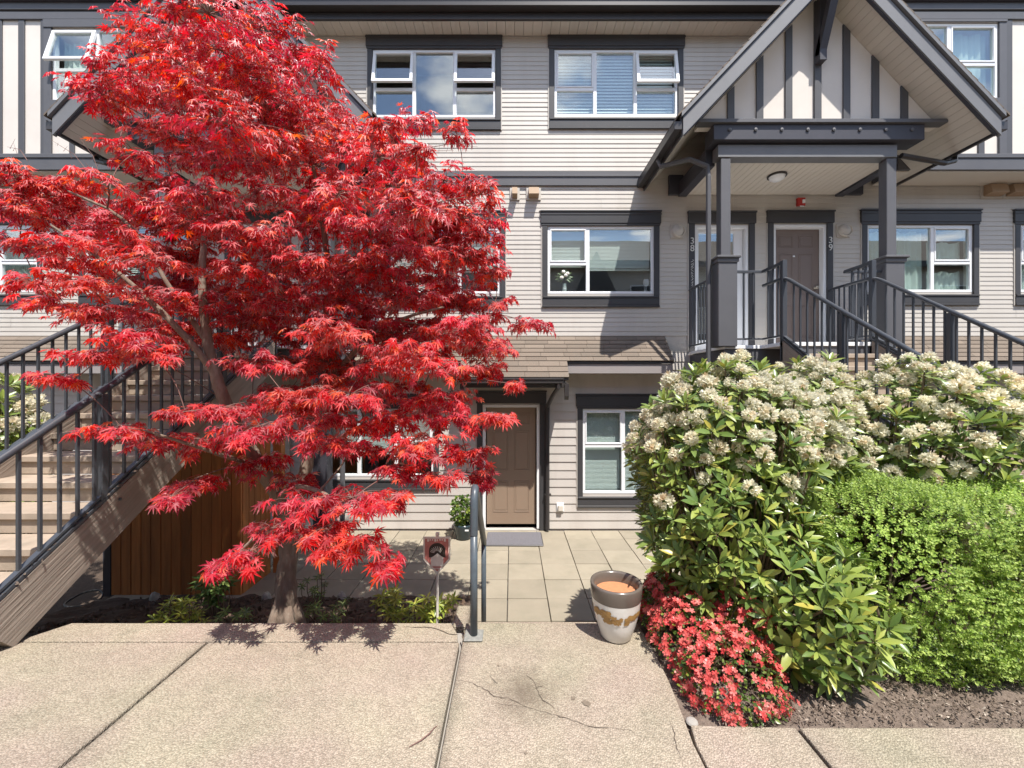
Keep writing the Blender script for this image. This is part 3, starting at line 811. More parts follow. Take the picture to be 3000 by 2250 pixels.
# --- shingled skirt roof with the deeper canopy over the ground-floor door
SL = 1.06
YT, ZT = YW-.005, 3.32
def roof_pt(y): return ZT - SL*(YT-y)
YR, YC = 6.72, 6.466
CXA, CXB = X(1345, YC), X(1668, YC)
def skirt(xa, xb):
    zf = roof_pt(YR)
    k = part('skirt_roof', MB().prism([(YT, ZT-.02), (YR+.012, zf-.02), (YR+.012, zf-.05), (YT, ZT-.06)], 'x', xa, xb), m_trim, house)
    part('fascia', MB().cbox(xa+.02, xb-.02, YR+.03, YR+.055, zf-.21, zf-.052), m_fascia, k)
    part('soffit', MB().box(xa+.02, xb-.02, YR+.056, YW-.02, zf-.20, zf-.185), m_soffit, k)
    return k
SH = []
for wsh in (.30, .24, .36):
    mb = MB().add([(0,0,0),(1,0,0),(1,.0,.017),(0,0,.017),(0,1,.003),(1,1,.003),(0,1,-.002),(1,1,-.002)], [(0,1,2,3),(3,2,5,4),(0,3,4,6),(1,7,5,2),(0,6,7,1)])
    SH.append(mb.mesh('shingle', m_shingle))
def shingle_area(xa, xb, y_front, y_top, parent):
    ln = (y_top-y_front)*math.sqrt(1+SL*SL); n = int(round(ln/.105)); e = ln/n
    ang = math.atan(SL)
    for c in range(n):
        y = y_front + c*e*math.cos(ang); x = xa - random.uniform(0, .25)
        while x < xb:
            w_ = random.choice((.28,.33,.38)); a = max(x, xa); b = min(x+w_, xb)
            if b-a > .03:
                o = link('shingle', SH[0], parent)
                o.location = (a, y, roof_pt(y)-.012+random.uniform(0,.002)); o.rotation_euler = (ang, 0, 0); o.scale = (b-a-.004, e*1.25, 1)
            x += w_
SK = [(-10.4, -5.55), (-2.55, 2.62), (5.62, 10.4)]
for a, b in SK:
    k = skirt(a, b)
    shingle_area(a, b, YR, YT, k)
    if a < 0 < b:
        zc = roof_pt(YC)
        cn = part('door_canopy', MB().prism([(YR+.012, roof_pt(YR+.012)-.02), (YC+.012, roof_pt(YC+.012)-.02), (YC+.012, zc-.05), (YR+.012, roof_pt(YR+.012)-.07)], 'x', CXA+.01, CXB-.01), m_trim, house)
        shingle_area(CXA, CXB, YC, YR-.004, cn)
        part('gutter', MB().cbox(CXA+.02, CXB-.10, YC-.07, YC+.01, zc-.10, zc-.03).cbox(CXA+.02, CXB-.10, YC-.085, YC-.072, zc-.045, zc-.018), m_gutter, cn)
        part('fascia', MB().cbox(CXA+.05, CXB-.06, YC+.03, YC+.07, zc-.17, zc-.06), m_gutter, cn)
        part('soffit', MB().box(CXA+.05, CXB-.06, YC+.07, YW-.03, zc-.105, zc-.09), m_soffit, cn)
        for xx in (CXA+.03, CXB-.05):
            part('bracket', MB().prism([(YW-.03, zc-.02), (YC+.01, zc-.11), (YC+.01, zc-.30), (YC+.06, zc-.36), (YC+.08, zc-.16), (YW-.03, zc-.08)], 'x', xx-.02, xx+.045), m_gutter, cn)
        # downpipe beside the door
        xd = X(1604, 7.05)
        part('downpipe', MB().tube([(CXB-.17, YC-.03, zc-.06), (CXB-.17, YC-.03, zc-.16), (CXB-.24, YC+.2, zc-.30), (xd, 7.02, zc-.48), (xd, 7.05, zc-.58), (xd, 7.05, .04)], .036, 8).box(xd-.05, xd+.06, 7.03, 7.10, .62, .64), m_gutter, cn)
        lt = part('canopy_light', MB().lathe([(0,0),(.085,.0),(.09,-.012),(.05,-.04),(0,-.05)][::-1], 16, (X(1496, 6.8), 6.80, zc-.105)), m_white, cn, True)

# --- top eave, main roof
ZE = 8.455
def eave(xa, xb):
    rf = part('main_roof', MB().prism([(6.72, 8.70), (6.70, 8.735), (9.4, 8.735+2.7*SL), (9.4, 8.70+2.6*SL)], 'x', xa, xb), m_shingle, house)
    sh = MB()
    for c in range(10):
        y = 6.68+c*.1; z = 8.735+(y-6.70)*SL
        sh.prism([(y, z+.002), (y, z+.016), (y+.13, z+.13*SL+.008), (y+.13, z+.13*SL)], 'x', xa, xb)
    so = part('shingle_courses', sh, m_shingle, rf); so['kind'] = 'stuff'
    part('gutter', MB().cbox(xa, xb, 6.66, 6.795, 8.56, 8.69).cbox(xa, xb, 6.64, 6.66, 8.66, 8.70), m_gutter, rf)
    part('fascia', MB().cbox(xa, xb, 6.80, 6.83, 8.445, 8.68).cbox(xa, xb, 6.785, 6.80, 8.445, 8.555), m_gutter, rf)
    n = int((xb-xa)/.15)
    for i in range(n):
        a = xa+(xb-xa)*i/n; b = xa+(xb-xa)*(i+1)/n
        part('soffit_panel', MB().box(a, b-.006, 6.831, YW-.02, ZE, ZE+.012).box(a+(b-a)*.48, a+(b-a)*.52, 6.832, YW-.02, ZE-.004, ZE-.0005), m_soffit, rf)
eave(-5.72, 6.12)

# --- half-timbered bays at both ends of the top floor
YB = 6.65
def bay(xa, xb, win, muls, rails, opened, batt, curtain, label, end):
    r = rect(win, YB)
    zb, zt = 5.90, 9.9
    xs = [xa, r[0], r[1], xb]
    mb = MB().box(xa, r[0], YB, YB+.08, 6.16, zt).box(r[1], xb, YB, YB+.08, 6.16, zt).box(r[0], r[1], YB, YB+.08, 6.16, r[2]).box(r[0], r[1], YB, YB+.08, r[3], zt)
    xe = xb if end > 0 else xa
    side = xa if end > 0 else xb
    mb.box(min(side, side+end*.08), max(side, side+end*.08), YB+.08, YW-.01, 6.16, zt)
    b = part('bay', mb, m_stucco, house, label=label)
    part('bay_base', MB().cbox(xa-.02, xb+.02, YB-.035, YB+.06, 5.905, 6.085).cbox(xa-.03, xb+.03, YB-.05, YB+.06, 6.09, 6.155).box(xa, xb, YB+.061, YW-.02, 5.93, 6.1), m_timber, b)
    part('bay_soffit', MB().box(xa, xb, YB+.0, YW-.03, 5.885, 5.903), m_soffit, b)
    part('bay_beam', MB().cbox(xa-.05, xb+.05, YB-.10, YB-.001, 8.555, 8.735), m_dark, b)
    part('bay_ledge', MB().cbox(xa-.08, xb+.08, YB-.15, YB-.001, 8.737, 8.765), m_timber, b)
    part('bay_header', MB().cbox(xa-.03, xb+.03, YB-.035, YB-.001, 8.30, 8.42).cbox(xa-.04, xb+.04, YB-.05, YB-.001, 8.44, 8.552), m_timber, b)
    for k in range(8):
        xx = xa + .2 + k*(xb-xa-.4)/7
        bo = part('bolt', MB().lathe([(0,0),(.028,.003),(.028,.014),(0,.018)], 8), m_timber, b); bo.rotation_euler = (R(90),0,0); bo.location = (xx, YB-.10, 8.645)
    for (p0, p1, q0, q1) in batt:
        part('batten', MB().cbox(X(p0,YB), X(p1,YB), YB-.022, YB-.001, Z(q1,YB), Z(q0,YB)), m_batten, b)
    for k in range(int((xb-xa)/.42)):
        xx = xa+.25+k*.42; part('batten', MB().cbox(xx, xx+.09, YB-.02, YB-.001, 8.77, zt-.02), m_batten, b)
    wd = window(r, YB, muls=muls, rails=rails, opened=opened, trim=False, curtain=curtain, room=False)
    for a, c in ((r[0]-.12, r[0]-.002), (r[1]+.002, r[1]+.12)): part('casing', MB().cbox(a, c, YB-.03, YB-.001, 6.16, 8.296), m_timber, wd)
    part('header', MB().cbox(r[0]-.12, r[1]+.12, YB-.042, YB-.031, r[3]+.004, 8.296), m_timber, wd)
    part('sill', MB().cbox(r[0]-.001, r[1]+.001, YB-.04, YB-.001, r[2]-.12, r[2]-.003), m_timber, wd)
    # gable roof over the bay
    cxb = (xa+xb)/2
    part('bay_roof', MB().prism([(xa-.7, 8.9), (cxb, 8.9+(cxb-xa+.7)*.9), (xb+.7, 8.9), (xb+.7, 9.0), (cxb, 9.1+(cxb-xa+.7)*.9), (xa-.7, 9.0)], 'y', YB-.42, 9.2), m_trim, b)
    return b
bay(-13.0, -5.75, (155, 420, 86, 296), (X(285, YB),), {0: Z(205, YB)}, {(0,1): 14}.items(),
    [(0,9,60,464),(57,75,60,464),(122,142,60,464),(206,221,300,464),(280,298,300,464),(356,374,300,464)], [(X(160,YB), X(415,YB), Z(100,YB), Z(290,YB))], 'half-timbered bay left of the red maple', -1)
bay(6.15, 13.0, (2660, 2922, 70, 290), (X(2780, YB),), {1: Z(188, YB)}, (),
    [(2709,2728,294,464),(2786,2803,294,464),(2863,2881,294,464),(2943,2962,60,464),(3060,3080,60,464)], [(X(2665,YB), X(2918,YB), Z(75,YB), Z(286,YB))], 'half-timbered bay right of the porch gable', 1)

# --- gabled porches
YG, YF = 5.93, 5.49
LZ = 3.05
def porch(cx, sgn, label, light=True):
    def px_(x): return cx + sgn*x                # mirrored local x (measured for the right-hand porch)
    def bx(mb, xa, xb, *a, c=.004):
        xa, xb = px_(xa), px_(xb); return mb.cbox(min(xa,xb), max(xa,xb), *a, c)
    pr = part('porch', bx(MB(), -1.32, 1.12, 5.915, YW-.03, LZ-.05, LZ), m_white, house, label=label)
    bx_ = bx
    # landing extension in front
    part('landing_front', bx(MB(), -.79, .45, YF-.02, 5.913, LZ-.05, LZ+.001), m_white, pr)
    part('landing_skirt', bx(bx(MB(), -1.31, 1.11, 5.935, 5.98, LZ-.30, LZ-.052), -.78, .44, YF, YF+.04, LZ-.30, LZ-.052), m_timber, pr)
    part('landing_beam', bx(bx(bx(MB(), -1.28, -1.08, 6.0, 6.2, 0, LZ-.06), .88, 1.08, 6.0, 6.2, 0, LZ-.06), -1.3, 1.1, 6.0, YW-.03, LZ-.28, LZ-.06), m_dark, pr)
    for xc in (-1.295, 1.068):
        po = part('post', bx(MB(), xc-.07, xc+.07, YG, YG+.14, 4.33, 5.715, c=.006), m_timber, pr)
        part('pedestal', bx(MB(), xc-.135, xc+.135, YG-.06, YG+.21, LZ-.02, 4.27, c=.008), m_timber, pr)
        part('pedestal_cap', bx(bx(MB(), xc-.17, xc+.17, YG-.10, YG+.25, 4.275, 4.31, c=.008), xc-.15, xc+.15, YG-.075, YG+.225, 4.22, 4.274), m_timber, pr)
    part('beam', bx(MB(), -1.41, 1.14, YG-.01, YG+.16, 5.727, 5.905), m_barge, pr)
    part('beam', bx(MB(), -1.51, 1.45, YG-.09, YG+.18, 5.93, 6.145), m_dark, pr)  # upper beam: shade of the gable overhang put into its darker colour
    part('ledge', bx(MB(), -1.74, 1.74, YG-.13, YG-.001, 6.148, 6.20), m_timber, pr)
    for i in range(8):
        xx = -1.29+i*.365
        bo = part('bolt', MB().lathe([(0,0),(.024,.003),(.024,.016),(0,.022)], 8), m_timber, pr); bo.rotation_euler = (R(90),0,0); bo.location = (px_(xx), YG-.09, 6.065)
    hw, zp = 1.70, 6.20
    zpk = 8.0
    part('gable_wall', MB().prism([(cx-hw, zp-.05), (cx+hw, zp-.05), (cx+hw, zp), (cx, zpk+.02), (cx-hw, zp)], 'y', YG, YG+.10), m_stucco, pr)
    for k in range(-3, 4):
        xx = cx + k*.411; h = zpk - SL*abs(k*.411)
        a, b = xx-.048, xx+.048
        za, zb = zpk - SL*abs(a-cx), zpk - SL*abs(b-cx)
        if k == 0: continue
        part('batten', MB().prism([(a, zp+.002), (b, zp+.002), (b, zb-.01), (a, za-.01)], 'y', YG-.026, YG-.001), m_batten, pr)
    part('batten', MB().cbox(cx-.05, cx+.05, YG-.03, YG-.001, zp+.002, 7.93), m_batten, pr)
    part('king_post', MB().cbox(cx-.05, cx+.05, YG-.13, YG-.031, 7.02, 7.9), m_dark, pr)
    part('ridge_brace', MB().bar((cx, YG-.06, 7.12), (cx, YF+.08, 7.86), .09, .10, (1,0,0)), m_dark, pr)
    # soffit boards under both slopes
    run = 2.06; ang = math.atan(SL); ln = run/math.cos(ang); nb = 30; bw = ln/nb
    for s in (-1, 1):
        for i in range(nb):
            x0_, x1_ = i*run/nb, (i+1)*run/nb - .0035
            yb = YW-.005 
            z0_, z1_ = 8.02-SL*x0_, 8.02-SL*x1_
            part('soffit_board', MB().add([(cx+s*x0_,YF+.04,z0_),(cx+s*x1_,YF+.04,z1_),(cx+s*x1_,yb,z1_),(cx+s*x0_,yb,z0_),
                                           (cx+s*x0_,YF+.04,z0_+.02),(cx+s*x1_,YF+.04,z1_+.02),(cx+s*x1_,yb,z1_+.02),(cx+s*x0_,yb,z0_+.02)],
                                          [(0,1,2,3),(7,6,5,4),(0,4,5,1),(1,5,6,2),(2,6,7,3),(3,7,4,0)]), m_soffit, pr)
        t0, t1 = 8.055, 8.30
        xe = 2.10
        part('roof_slope', MB().add([(cx,YF+.01,t0),(cx+s*xe,YF+.01,t0-SL*xe),(cx+s*xe,YW-.004,t0-SL*xe),(cx,YW-.004,t0),
                                     (cx,YF+.01,t1),(cx+s*(xe+.02),YF+.01,t1-SL*(xe+.02)),(cx+s*(xe+.02),YW-.004,t1-SL*(xe+.02)),(cx,YW-.004,t1)],
                                    [(0,1,2,3),(7,6,5,4),(0,4,5,1),(1,5,6,2),(2,6,7,3),(3,7,4,0)]), m_gutter, pr)
        sh = MB()
        nC = 26
        for c in range(nC):
            a0, a1 = xe+.07-(xe+.07)*c/nC, xe+.07-(xe+.07)*(c+1.15)/nC
            a1 = max(a1, 0)
            for q in range(6):
                ya, yb2 = YF-.05+q*.29, min(YF-.05+(q+1)*.29-.004, YW-.02)
                dz = random.uniform(0, .006)
                p = [(cx+s*a0, t1-SL*a0+.004), (cx+s*a0, t1-SL*a0+.030+dz), (cx+s*a1, t1-SL*a1+.016), (cx+s*a1, t1-SL*a1+.004)]
                sh.prism(p, 'y', ya, yb2)
        so = part('shingle_courses', sh, m_shingle, pr); so['kind'] = 'stuff'
        # barge boards: wide board, dark shadow gap, narrow top board
        for (dz0, dz1, y0, y1, mt, nm, xe2) in ((-.035, .195, YF-.02, YF+.03, m_barge, 'barge_board', 2.09), (.197, .225, YF-.01, YF+.03, m_gutter, 'barge_gap', 2.09), (.227, .285, YF-.05, YF+.03, m_barge, 'barge_cap', 2.12)):
            part(nm, MB().prism([(cx, 8.02+dz0), (cx+s*xe2, 8.02+dz0-SL*xe2), (cx+s*xe2, 8.02+dz1-SL*xe2), (cx, 8.02+dz1)], 'y', y0, y1), mt, pr)
        part('barge_edge', MB().prism([(cx, 8.02-.055), (cx+s*2.06, 8.02-.055-SL*2.06), (cx+s*2.06, 8.02-.037-SL*2.06), (cx, 8.02-.037)], 'y', YF+.0, YF+.035), m_dark, pr)
        # eave gutter and fascia running back to the wall
        ze = 8.02-SL*2.06
        xa, xb = sorted((cx+s*2.062, cx+s*2.09)); part('eave_fascia', MB().cbox(xa, xb, YF+.032, YW-.006, ze-.03, ze+.16), m_gutter, pr)
        xa, xb = sorted((cx+s*2.092, cx+s*2.20)); part('eave_gutter', MB().cbox(xa, xb, YF+.0, YW-.006, ze+.02, ze+.13).cbox(min(xa,xb) if s<0 else xb-.012, xa+.012 if s<0 else xb, YF, YW-.006, ze+.131, ze+.15), m_gutter, pr)
        # side beam
        xs = -1.43 if s*sgn < 0 else 1.25
        part('side_beam', bx(MB(), xs-.07, xs+.07, YG+.185, YW-.02, 5.70, 5.94), m_dark, pr)
        xo = -1.75 if s*sgn < 0 else 1.62
        part('eave_closer', bx(MB(), min(xs,xo)+.075, max(xs,xo)+.2*(1 if xo>0 else -1)*0 -.0, YW-.08, YW-.02, 5.72, 6.05), m_dark, pr)
    # flat ceiling: grooved vinyl panels
    ce = MB(); nC = 26
    for i in range(nC):
        a = -1.36+i*2.54/nC; b = a+2.54/nC-.004
        bx(ce, a, b, YG+.162, YW-.02, 5.735, 5.75, c=.002)
    cl = part('ceiling', ce, m_soffit, pr)
    # downspout on the outer front corner
    xs = -1.50
    zg = 8.02-SL*2.06
    part('downspout', MB().tube([(px_(-2.15), 6.25, zg+.03), (px_(-2.13), 6.2, zg-.10), (px_(-1.75), 6.08, 5.78), (px_(xs), 6.05, 5.66), (px_(xs), 6.02, 5.5), (px_(xs), 6.02, .05)], .036, 8), m_timber, pr)
    part('downspout', MB().tube([(px_(2.15), 6.1, zg+.03), (px_(2.12), 6.08, zg-.08), (px_(1.95), 6.05, zg-.13), (px_(1.25), 5.98, 5.78)], .036, 8), m_gutter, pr)
    if light:
        lf = part('porch_light', MB().lathe([(0,-.09),(.06,-.085),(.10,-.06),(.115,-.02),(.12,0)], 20, (X(2280, 6.45)-.02, 6.45, 5.732)), m_white, pr, True)
        part('light_collar', MB().lathe([(.122,-.03),(.135,-.025),(.135,0),(.122,0)], 20, (X(2280, 6.45)-.02, 6.45, 5.733)), m_gutter, lf, True)
    return pr
porch(4.34, 1, 'half-timbered gabled porch at the right with numbered doors')
porch(-3.95, -1, 'half-timbered gabled porch behind the red maple', light=False)

# ------------------------------------------------------------------ outdoor staircases
def smooth_pts(p, it=2):
    p = [Vector(q) for q in p]
    for _ in range(it):
        q = [p[0]]
        for a, b in zip(p[:-1], p[1:]): q += [a.lerp(b, .25), a.lerp(b, .75)]
        q.append(p[-1]); p = q
    return p
def staircase(xi, xo, sgn, cx, label, debris=False):
    """xi: rail nearer the middle of the building, xo: outer rail"""
    st = thing('staircase', label, 'staircase', ((xi+xo)/2, 4.0, PZ))
    xa, xb = min(xi, xo)+.03, max(xi, xo)-.03
    rise, run = .169, .261
    for i in range(1, 13):
        zt = LZ - i*rise; yn = 5.50 - i*run
        s = link('step', MB().cbox(xa, xb, yn-.012, yn+run+.02, zt-.055, zt, .006).cbox(xa, xb, yn+.014, yn+.055, zt-rise+.006, zt-.057, .003).mesh('step', m_ccr), st)
    for xx in (xi, xo):
        sd = 1 if xx == xi else -1
        off = -.055 if xx > (xi+xo)/2 else .0
        x0_, x1_ = (xx-.03, xx+.03)
        def zl(y): return 1.183+.647*(y-2.55)
        part('stringer', MB().prism([(2.40, zl(2.40)), (5.49, zl(5.49)), (5.49, zl(5.49)-.36), (2.60, zl(2.6)-.36)], 'x', x0_, x1_), m_weather, st)
        part('stringer_bolt', MB().lathe([(0,0),(.012,.002),(.012,.01),(0,.012)], 8), m_metal, st)
        st.children[-1].location = (x1_, 3.3, zl(3.3)-.08); st.children[-1].rotation_euler = (0, R(90), 0)
        def rz(y): return 3.89-.64*(5.45-y)
        rl = part('handrail', MB().tube(smooth_pts([(xx, 5.93, 3.90), (xx, 5.55, 3.90), (xx, 5.40, 3.865), (xx, 5.25, rz(5.25)), (xx, 2.25, rz(2.25))], 2), .024, 10), m_metal, st, True)
        part('bottom_rail', MB().bar((xx, 5.46, zl(5.46)+.06), (xx, 2.36, zl(2.36)+.06), .04, .016), m_metal, rl)
        part('bottom_rail', MB().bar((xx+.0, 5.46, zl(5.46)+.022), (xx+.0, 2.36, zl(2.36)+.022), .058, .02), m_metal, rl)
        y = 2.41
        k = 0
        while y < 5.40:
            if k in (6, 17):
                part('rail_post', MB().cbox(xx-.026, xx+.026, y+.06-.026, y+.06+.026, zl(y)-.10, rz(y+.06)-.02), m_metal, rl)
            part('baluster', MB().box(xx-.009, xx+.009, y-.009, y+.009, zl(y)+.055, rz(y)-.015), m_metal, rl)
            y += .12; k += 1
        # guard return beside the top of the stairs and across the landing
        gx = xx + (0.0 if xx == xi else 0.0)
        zt = 4.10
        gd = part('guard_rail', MB().bar((gx, YF-.02, zt), (gx, 5.93, zt), .045, .04), m_metal, st)
        part('bottom_rail', MB().bar((gx, YF, LZ+.09), (gx, 5.93, LZ+.09), .03, .025), m_metal, gd)
        part('rail_post', MB().cbox(gx-.03, gx+.03, YF-.03, YF+.03, LZ-.25, zt+.03), m_metal, gd)
        for q in range(1, 4): part('baluster', MB().box(gx-.009, gx+.009, YF+q*.11-.009, YF+q*.11+.009, LZ+.10, zt-.02), m_metal, gd)
    # front guard between the return rails and the porch posts
    for xr, xp in ((xi, cx - sgn*1.16), (xo, cx + sgn*.93)):
        a, b = min(xr, xp), max(xr, xp)
        gd = part('guard_rail', MB().cbox(a, b, 5.93, 5.975, 4.085, 4.12), m_metal, st)
        part('bottom_rail', MB().cbox(a, b, 5.94, 5.965, LZ+.08, LZ+.105), m_metal, gd)
        n = max(2, int((b-a)/.11))
        for q in range(1, n): part('baluster', MB().box(a+(b-a)*q/n-.009, a+(b-a)*q/n+.009, 5.944, 5.962, LZ+.105, 4.085), m_metal, gd)
    # side guards between post and wall
    for xr in (cx - sgn*1.31, cx + sgn*1.07):
        gd = part('guard_rail', MB().cbox(xr-.02, xr+.02, 6.15, YW-.04, 4.085, 4.12), m_metal, st)
        part('bottom_rail', MB().cbox(xr-.014, xr+.014, 6.15, YW-.04, LZ+.08, LZ+.105), m_metal, gd)
        for q in range(1, 9): part('baluster', MB().box(xr-.009, xr+.009, 6.15+q*.105-.009, 6.15+q*.105+.009, LZ+.105, 4.085), m_metal, gd)
    return st
staircase(3.58, 4.75, 1, 4.34, 'concrete steps with black metal railings up to the right porch, behind the rhododendrons')
ls = staircase(-3.14, -4.38, -1, -3.95, 'concrete steps with weathered wooden stringers and black railings at the left edge')

# ------------------------------------------------------------------ cedar fence under the left stairs
fe = thing('wooden_fence', 'brown stained board fence under the left stairs', 'fence', (-4.0, 4.95, 0))
xf0, xf1 = X(325, 4.93), X(708, 4.93); nb = 13
for i in range(nb):
    a = xf0+(xf1-xf0)*i/nb; b = xf0+(xf1-xf0)*(i+1)/nb-.008
    part('fence_board', MB().cbox(a, b, 4.93+random.uniform(-.004,.004), 4.955, .0, 1.70+.009*i, .004), m_cedar, fe)
part('fence_rail', MB().cbox(xf0, xf1, 4.956, 4.99, .2, .29).cbox(xf0, xf1, 4.956, 4.99, 1.4, 1.49), m_cedar, fe)
for i in range(5):
    y = 4.96+i*.115
    part('fence_board', MB().cbox(xf1-.03, xf1-.002, y, y+.107, 0, 1.80, .004), m_cedar, fe)
part('fence_post', MB().cbox(xf0-.10, xf0-.01, 4.93, 5.02, -.02, 1.75), m_dark, fe)
part('fence_post', MB().cbox(xf1+.03, xf1+.14, 5.52, 5.62, -.02, 1.95), m_cedar, fe)
m_cream = M('cream_corner', (0.52, 0.46, 0.38), 0.6, 0.06)
part('corner_board', MB().cbox(X(836), X(851), YW-.045, YW-.02, 0.02, 2.85), m_cream, house)

# ------------------------------------------------------------------ steps, handrail in the middle
gs = thing('garden_steps', 'concrete steps dropping from the pavement to the patio', 'steps', (.2, 3.4, 0))
for i in range(4):
    zt = PZ - .172*(i+1); y0 = 2.865 + i*.29
    part('step', MB().cbox(-.40, .88, y0, y0+.31, -.05, zt, .006), m_agg, gs)
hr = thing('handrail', 'grey metal pipe handrail standing at the top of the garden steps', 'handrail', (-.25, 2.72, PZ))
xh = -.247
part('newel', MB().tube([(xh, 2.70, PZ+.01), (xh, 2.70, PZ+.66)], .024, 14), m_rail, hr, True)
arc = [(xh, 2.70, PZ+.661), (xh, 2.70, PZ+.76), (xh, 2.705, PZ+.88), (xh, 2.76, PZ+.955), (xh-.005, 2.86, PZ+.92), (xh-.012, 3.1, PZ+.77), (xh-.022, 3.9, PZ+.20), (xh-.024, 4.02, PZ+.10)]
part('grip', MB().tube(smooth_pts(arc, 3), .026, 14), m_rail, hr, True)
part('lower_post', MB().tube([(xh-.026, 4.02, 0), (xh-.026, 4.02, PZ+.14)], .024, 12), m_rail, hr, True)
part('base_plate', MB().cbox(xh-.06, xh+.06, 2.64, 2.76, PZ+.004, PZ+.016), M('worn_plate', (.22,.22,.20), .7, .5, 40), hr)

# ------------------------------------------------------------------ small things
# flower pot
m_potd = M('pot_glaze_brown', (0.115, 0.095, 0.080), 0.22, 0.15, 6, spec=0.6)
m_potw = M('pot_glaze_white', (0.66, 0.65, 0.62), 0.25, 0.05, 6, spec=0.6, dirt=(0.35,0.30,0.22), dscale=6, damt=0.35)
m_terra = M('terracotta_fill', (0.46, 0.20, 0.095), 0.95, 0.22, 40, bump=0.5, bscale=120)
m_gold = M('gilded_leaf_relief', (0.34, 0.20, 0.07), 0.5, 0.35, 40)
pc = P(1806, 1880, 2.70)
pz = PZ
pcx = 306*2.70/FP
pot = thing('flower_pot', 'empty glazed pot with brown rim and white leaf-patterned body on the pavement edge', 'pot', (pcx, 2.71, pz))
def pp(name, prof, mat, n=40): return part(name, MB().lathe(prof, n, (pcx, 2.71, pz)), mat, pot, True)
body = [(0,.0),(.085,.0),(.097,.012),(.125,.10),(.147,.19),(.157,.262)]
pp('body', body, m_potw)
pp('rim', [(.1575,.2615),(.160,.27),(.163,.31),(.166,.345),(.163,.356),(.150,.357),(.142,.345),(.139,.30),(.136,.262)], m_potd)
pp('fill', [(0,.292),(.06,.294),(.1375,.290)], m_terra)
def potr(z):
    for (r0, z0), (r1, z1) in zip(body[1:-1], body[2:]):
        if z0 <= z <= z1: return r0+(r1-r0)*(z-z0)/(z1-z0)
    return .15
lf = MB(); pr2 = random.Random(5)
def relief(a0, zc, ln, wd, tilt, lift):
    vs = []
    for q in range(8):
        t = 2*math.pi*q/8; u = ln*math.cos(t); v = wd*math.sin(t)
        uu, vv = u*math.cos(tilt)-v*math.sin(tilt), u*math.sin(tilt)+v*math.cos(tilt)
        z = zc+vv; rr = potr(max(.02,min(.23,z)))+lift; a = a0+uu/rr
        vs.append((pcx+rr*math.cos(a), 2.71+rr*math.sin(a), pz+z))
    lf.add(vs, [tuple(range(8))])
for (c0, wdt, zc0, hh, num) in ((218, 24, .180, .022, 34), (247, 22, .152, .022, 40), (297, 15, .168, .014, 26), (316, 10, .178, .012, 14), (283, 4, .150, .022, 10), (150, 30, .165, .02, 30), (60, 50, .165, .02, 40)):
    for k in range(num*2):
        relief(R(c0+pr2.uniform(-wdt, wdt)), zc0+.022+pr2.uniform(-hh, hh), pr2.uniform(.009,.014), pr2.uniform(.006,.009), pr2.uniform(-1.2,1.2), .0030+.0004*(k%5))
part('leaf_relief', lf, m_gold, pot)
# doormat
mt = MB().cbox(X(1425, 6.6), X(1588, 6.6), 6.42, 6.96, .004, .028, .006)
m_mat = M('mat_pile', (0.155, 0.15, 0.165), 0.95, 0.55, 160, bump=0.8, bscale=300)
o = link('doormat', mt.mesh('doormat', m_mat)); tag(o, 'grey speckled doormat in front of the ground-floor door', 'doormat')
part('mat_border', MB().cbox(X(1425,6.6)-.008, X(1588,6.6)+.008, 6.405, 6.419, .002, .02).cbox(X(1588,6.6)+.001, X(1588,6.6)+.012, 6.42, 6.96, .002, .02), m_gutter, o)
# sign on a stake
m_signr = M('faded_red_sign', (0.44, 0.16, 0.135), 0.6, 0.30, 60)
m_signe = M('pale_sign_edge', (0.66, 0.62, 0.55), 0.6, 0.12, 20)
m_signd = M('dark_sign_print', (0.035, 0.025, 0.02), 0.6, 0.3, 50)
ys = 3.42
sg = thing('yard_sign', 'small faded red shield-shaped sign on a stake in the tree bed', 'sign', (X(1280,ys), ys, .40))
def shield(k, dz=0):
    pts = [(1240,1573),(1319,1573),(1319,1640),(1281,1683),(1240,1640)]
    cxp, cyp = 1280, 1620
    return [(X(cxp+(a-cxp)*k, ys), Z(cyp+(b-cyp)*k+dz, ys)) for a, b in pts]
part('plate', MB().prism(shield(1.0), 'y', ys, ys+.008), m_signe, sg)
part('face', MB().prism(shield(.87, -1), 'y', ys-.003, ys-.0005), m_signr, sg)
dome = [(X(1281+24*math.cos(t), ys), Z(1612-22*math.sin(t), ys)) for t in [math.pi*i/10 for i in range(11)]] + [(X(1257,ys), Z(1632,ys)), (X(1305,ys), Z(1632,ys))]
part('emblem_arch', MB().prism(dome, 'y', ys-.005, ys-.0032), m_signd, sg)
hs_ = [(1263,1658),(1299,1658),(1299,1632),(1292,1628),(1282,1620),(1270,1629),(1263,1633)]
part('emblem_house', MB().prism([(X(a,ys), Z(b,ys)) for a, b in hs_], 'y', ys-.007, ys-.0052), m_signe, sg)
pr_ = MB()
for k in range(9):
    a = R(20+17.5*k); pr_.bar((X(1281+9*math.cos(a),ys), ys-.006, Z(1621-8*math.sin(a),ys)), (X(1281+20*math.cos(a+.3),ys), ys-.006, Z(1616-16*math.sin(a+.3),ys)), .003, .0022, (0,1,0))
for k in range(8): pr_.box(X(1252+7*k,ys), X(1256+7*k+random.choice((0,1,-1)),ys), ys-.005, ys-.0032, Z(1585+random.choice((-2,0,1)),ys), Z(1579,ys))
for k in range(6): pr_.box(X(1268+4*k,ys), X(1270+4*k,ys), ys-.005, ys-.0032, Z(1667,ys), Z(1663,ys))
po_ = part('printing', pr_, m_signe, sg); po_['kind'] = 'stuff'
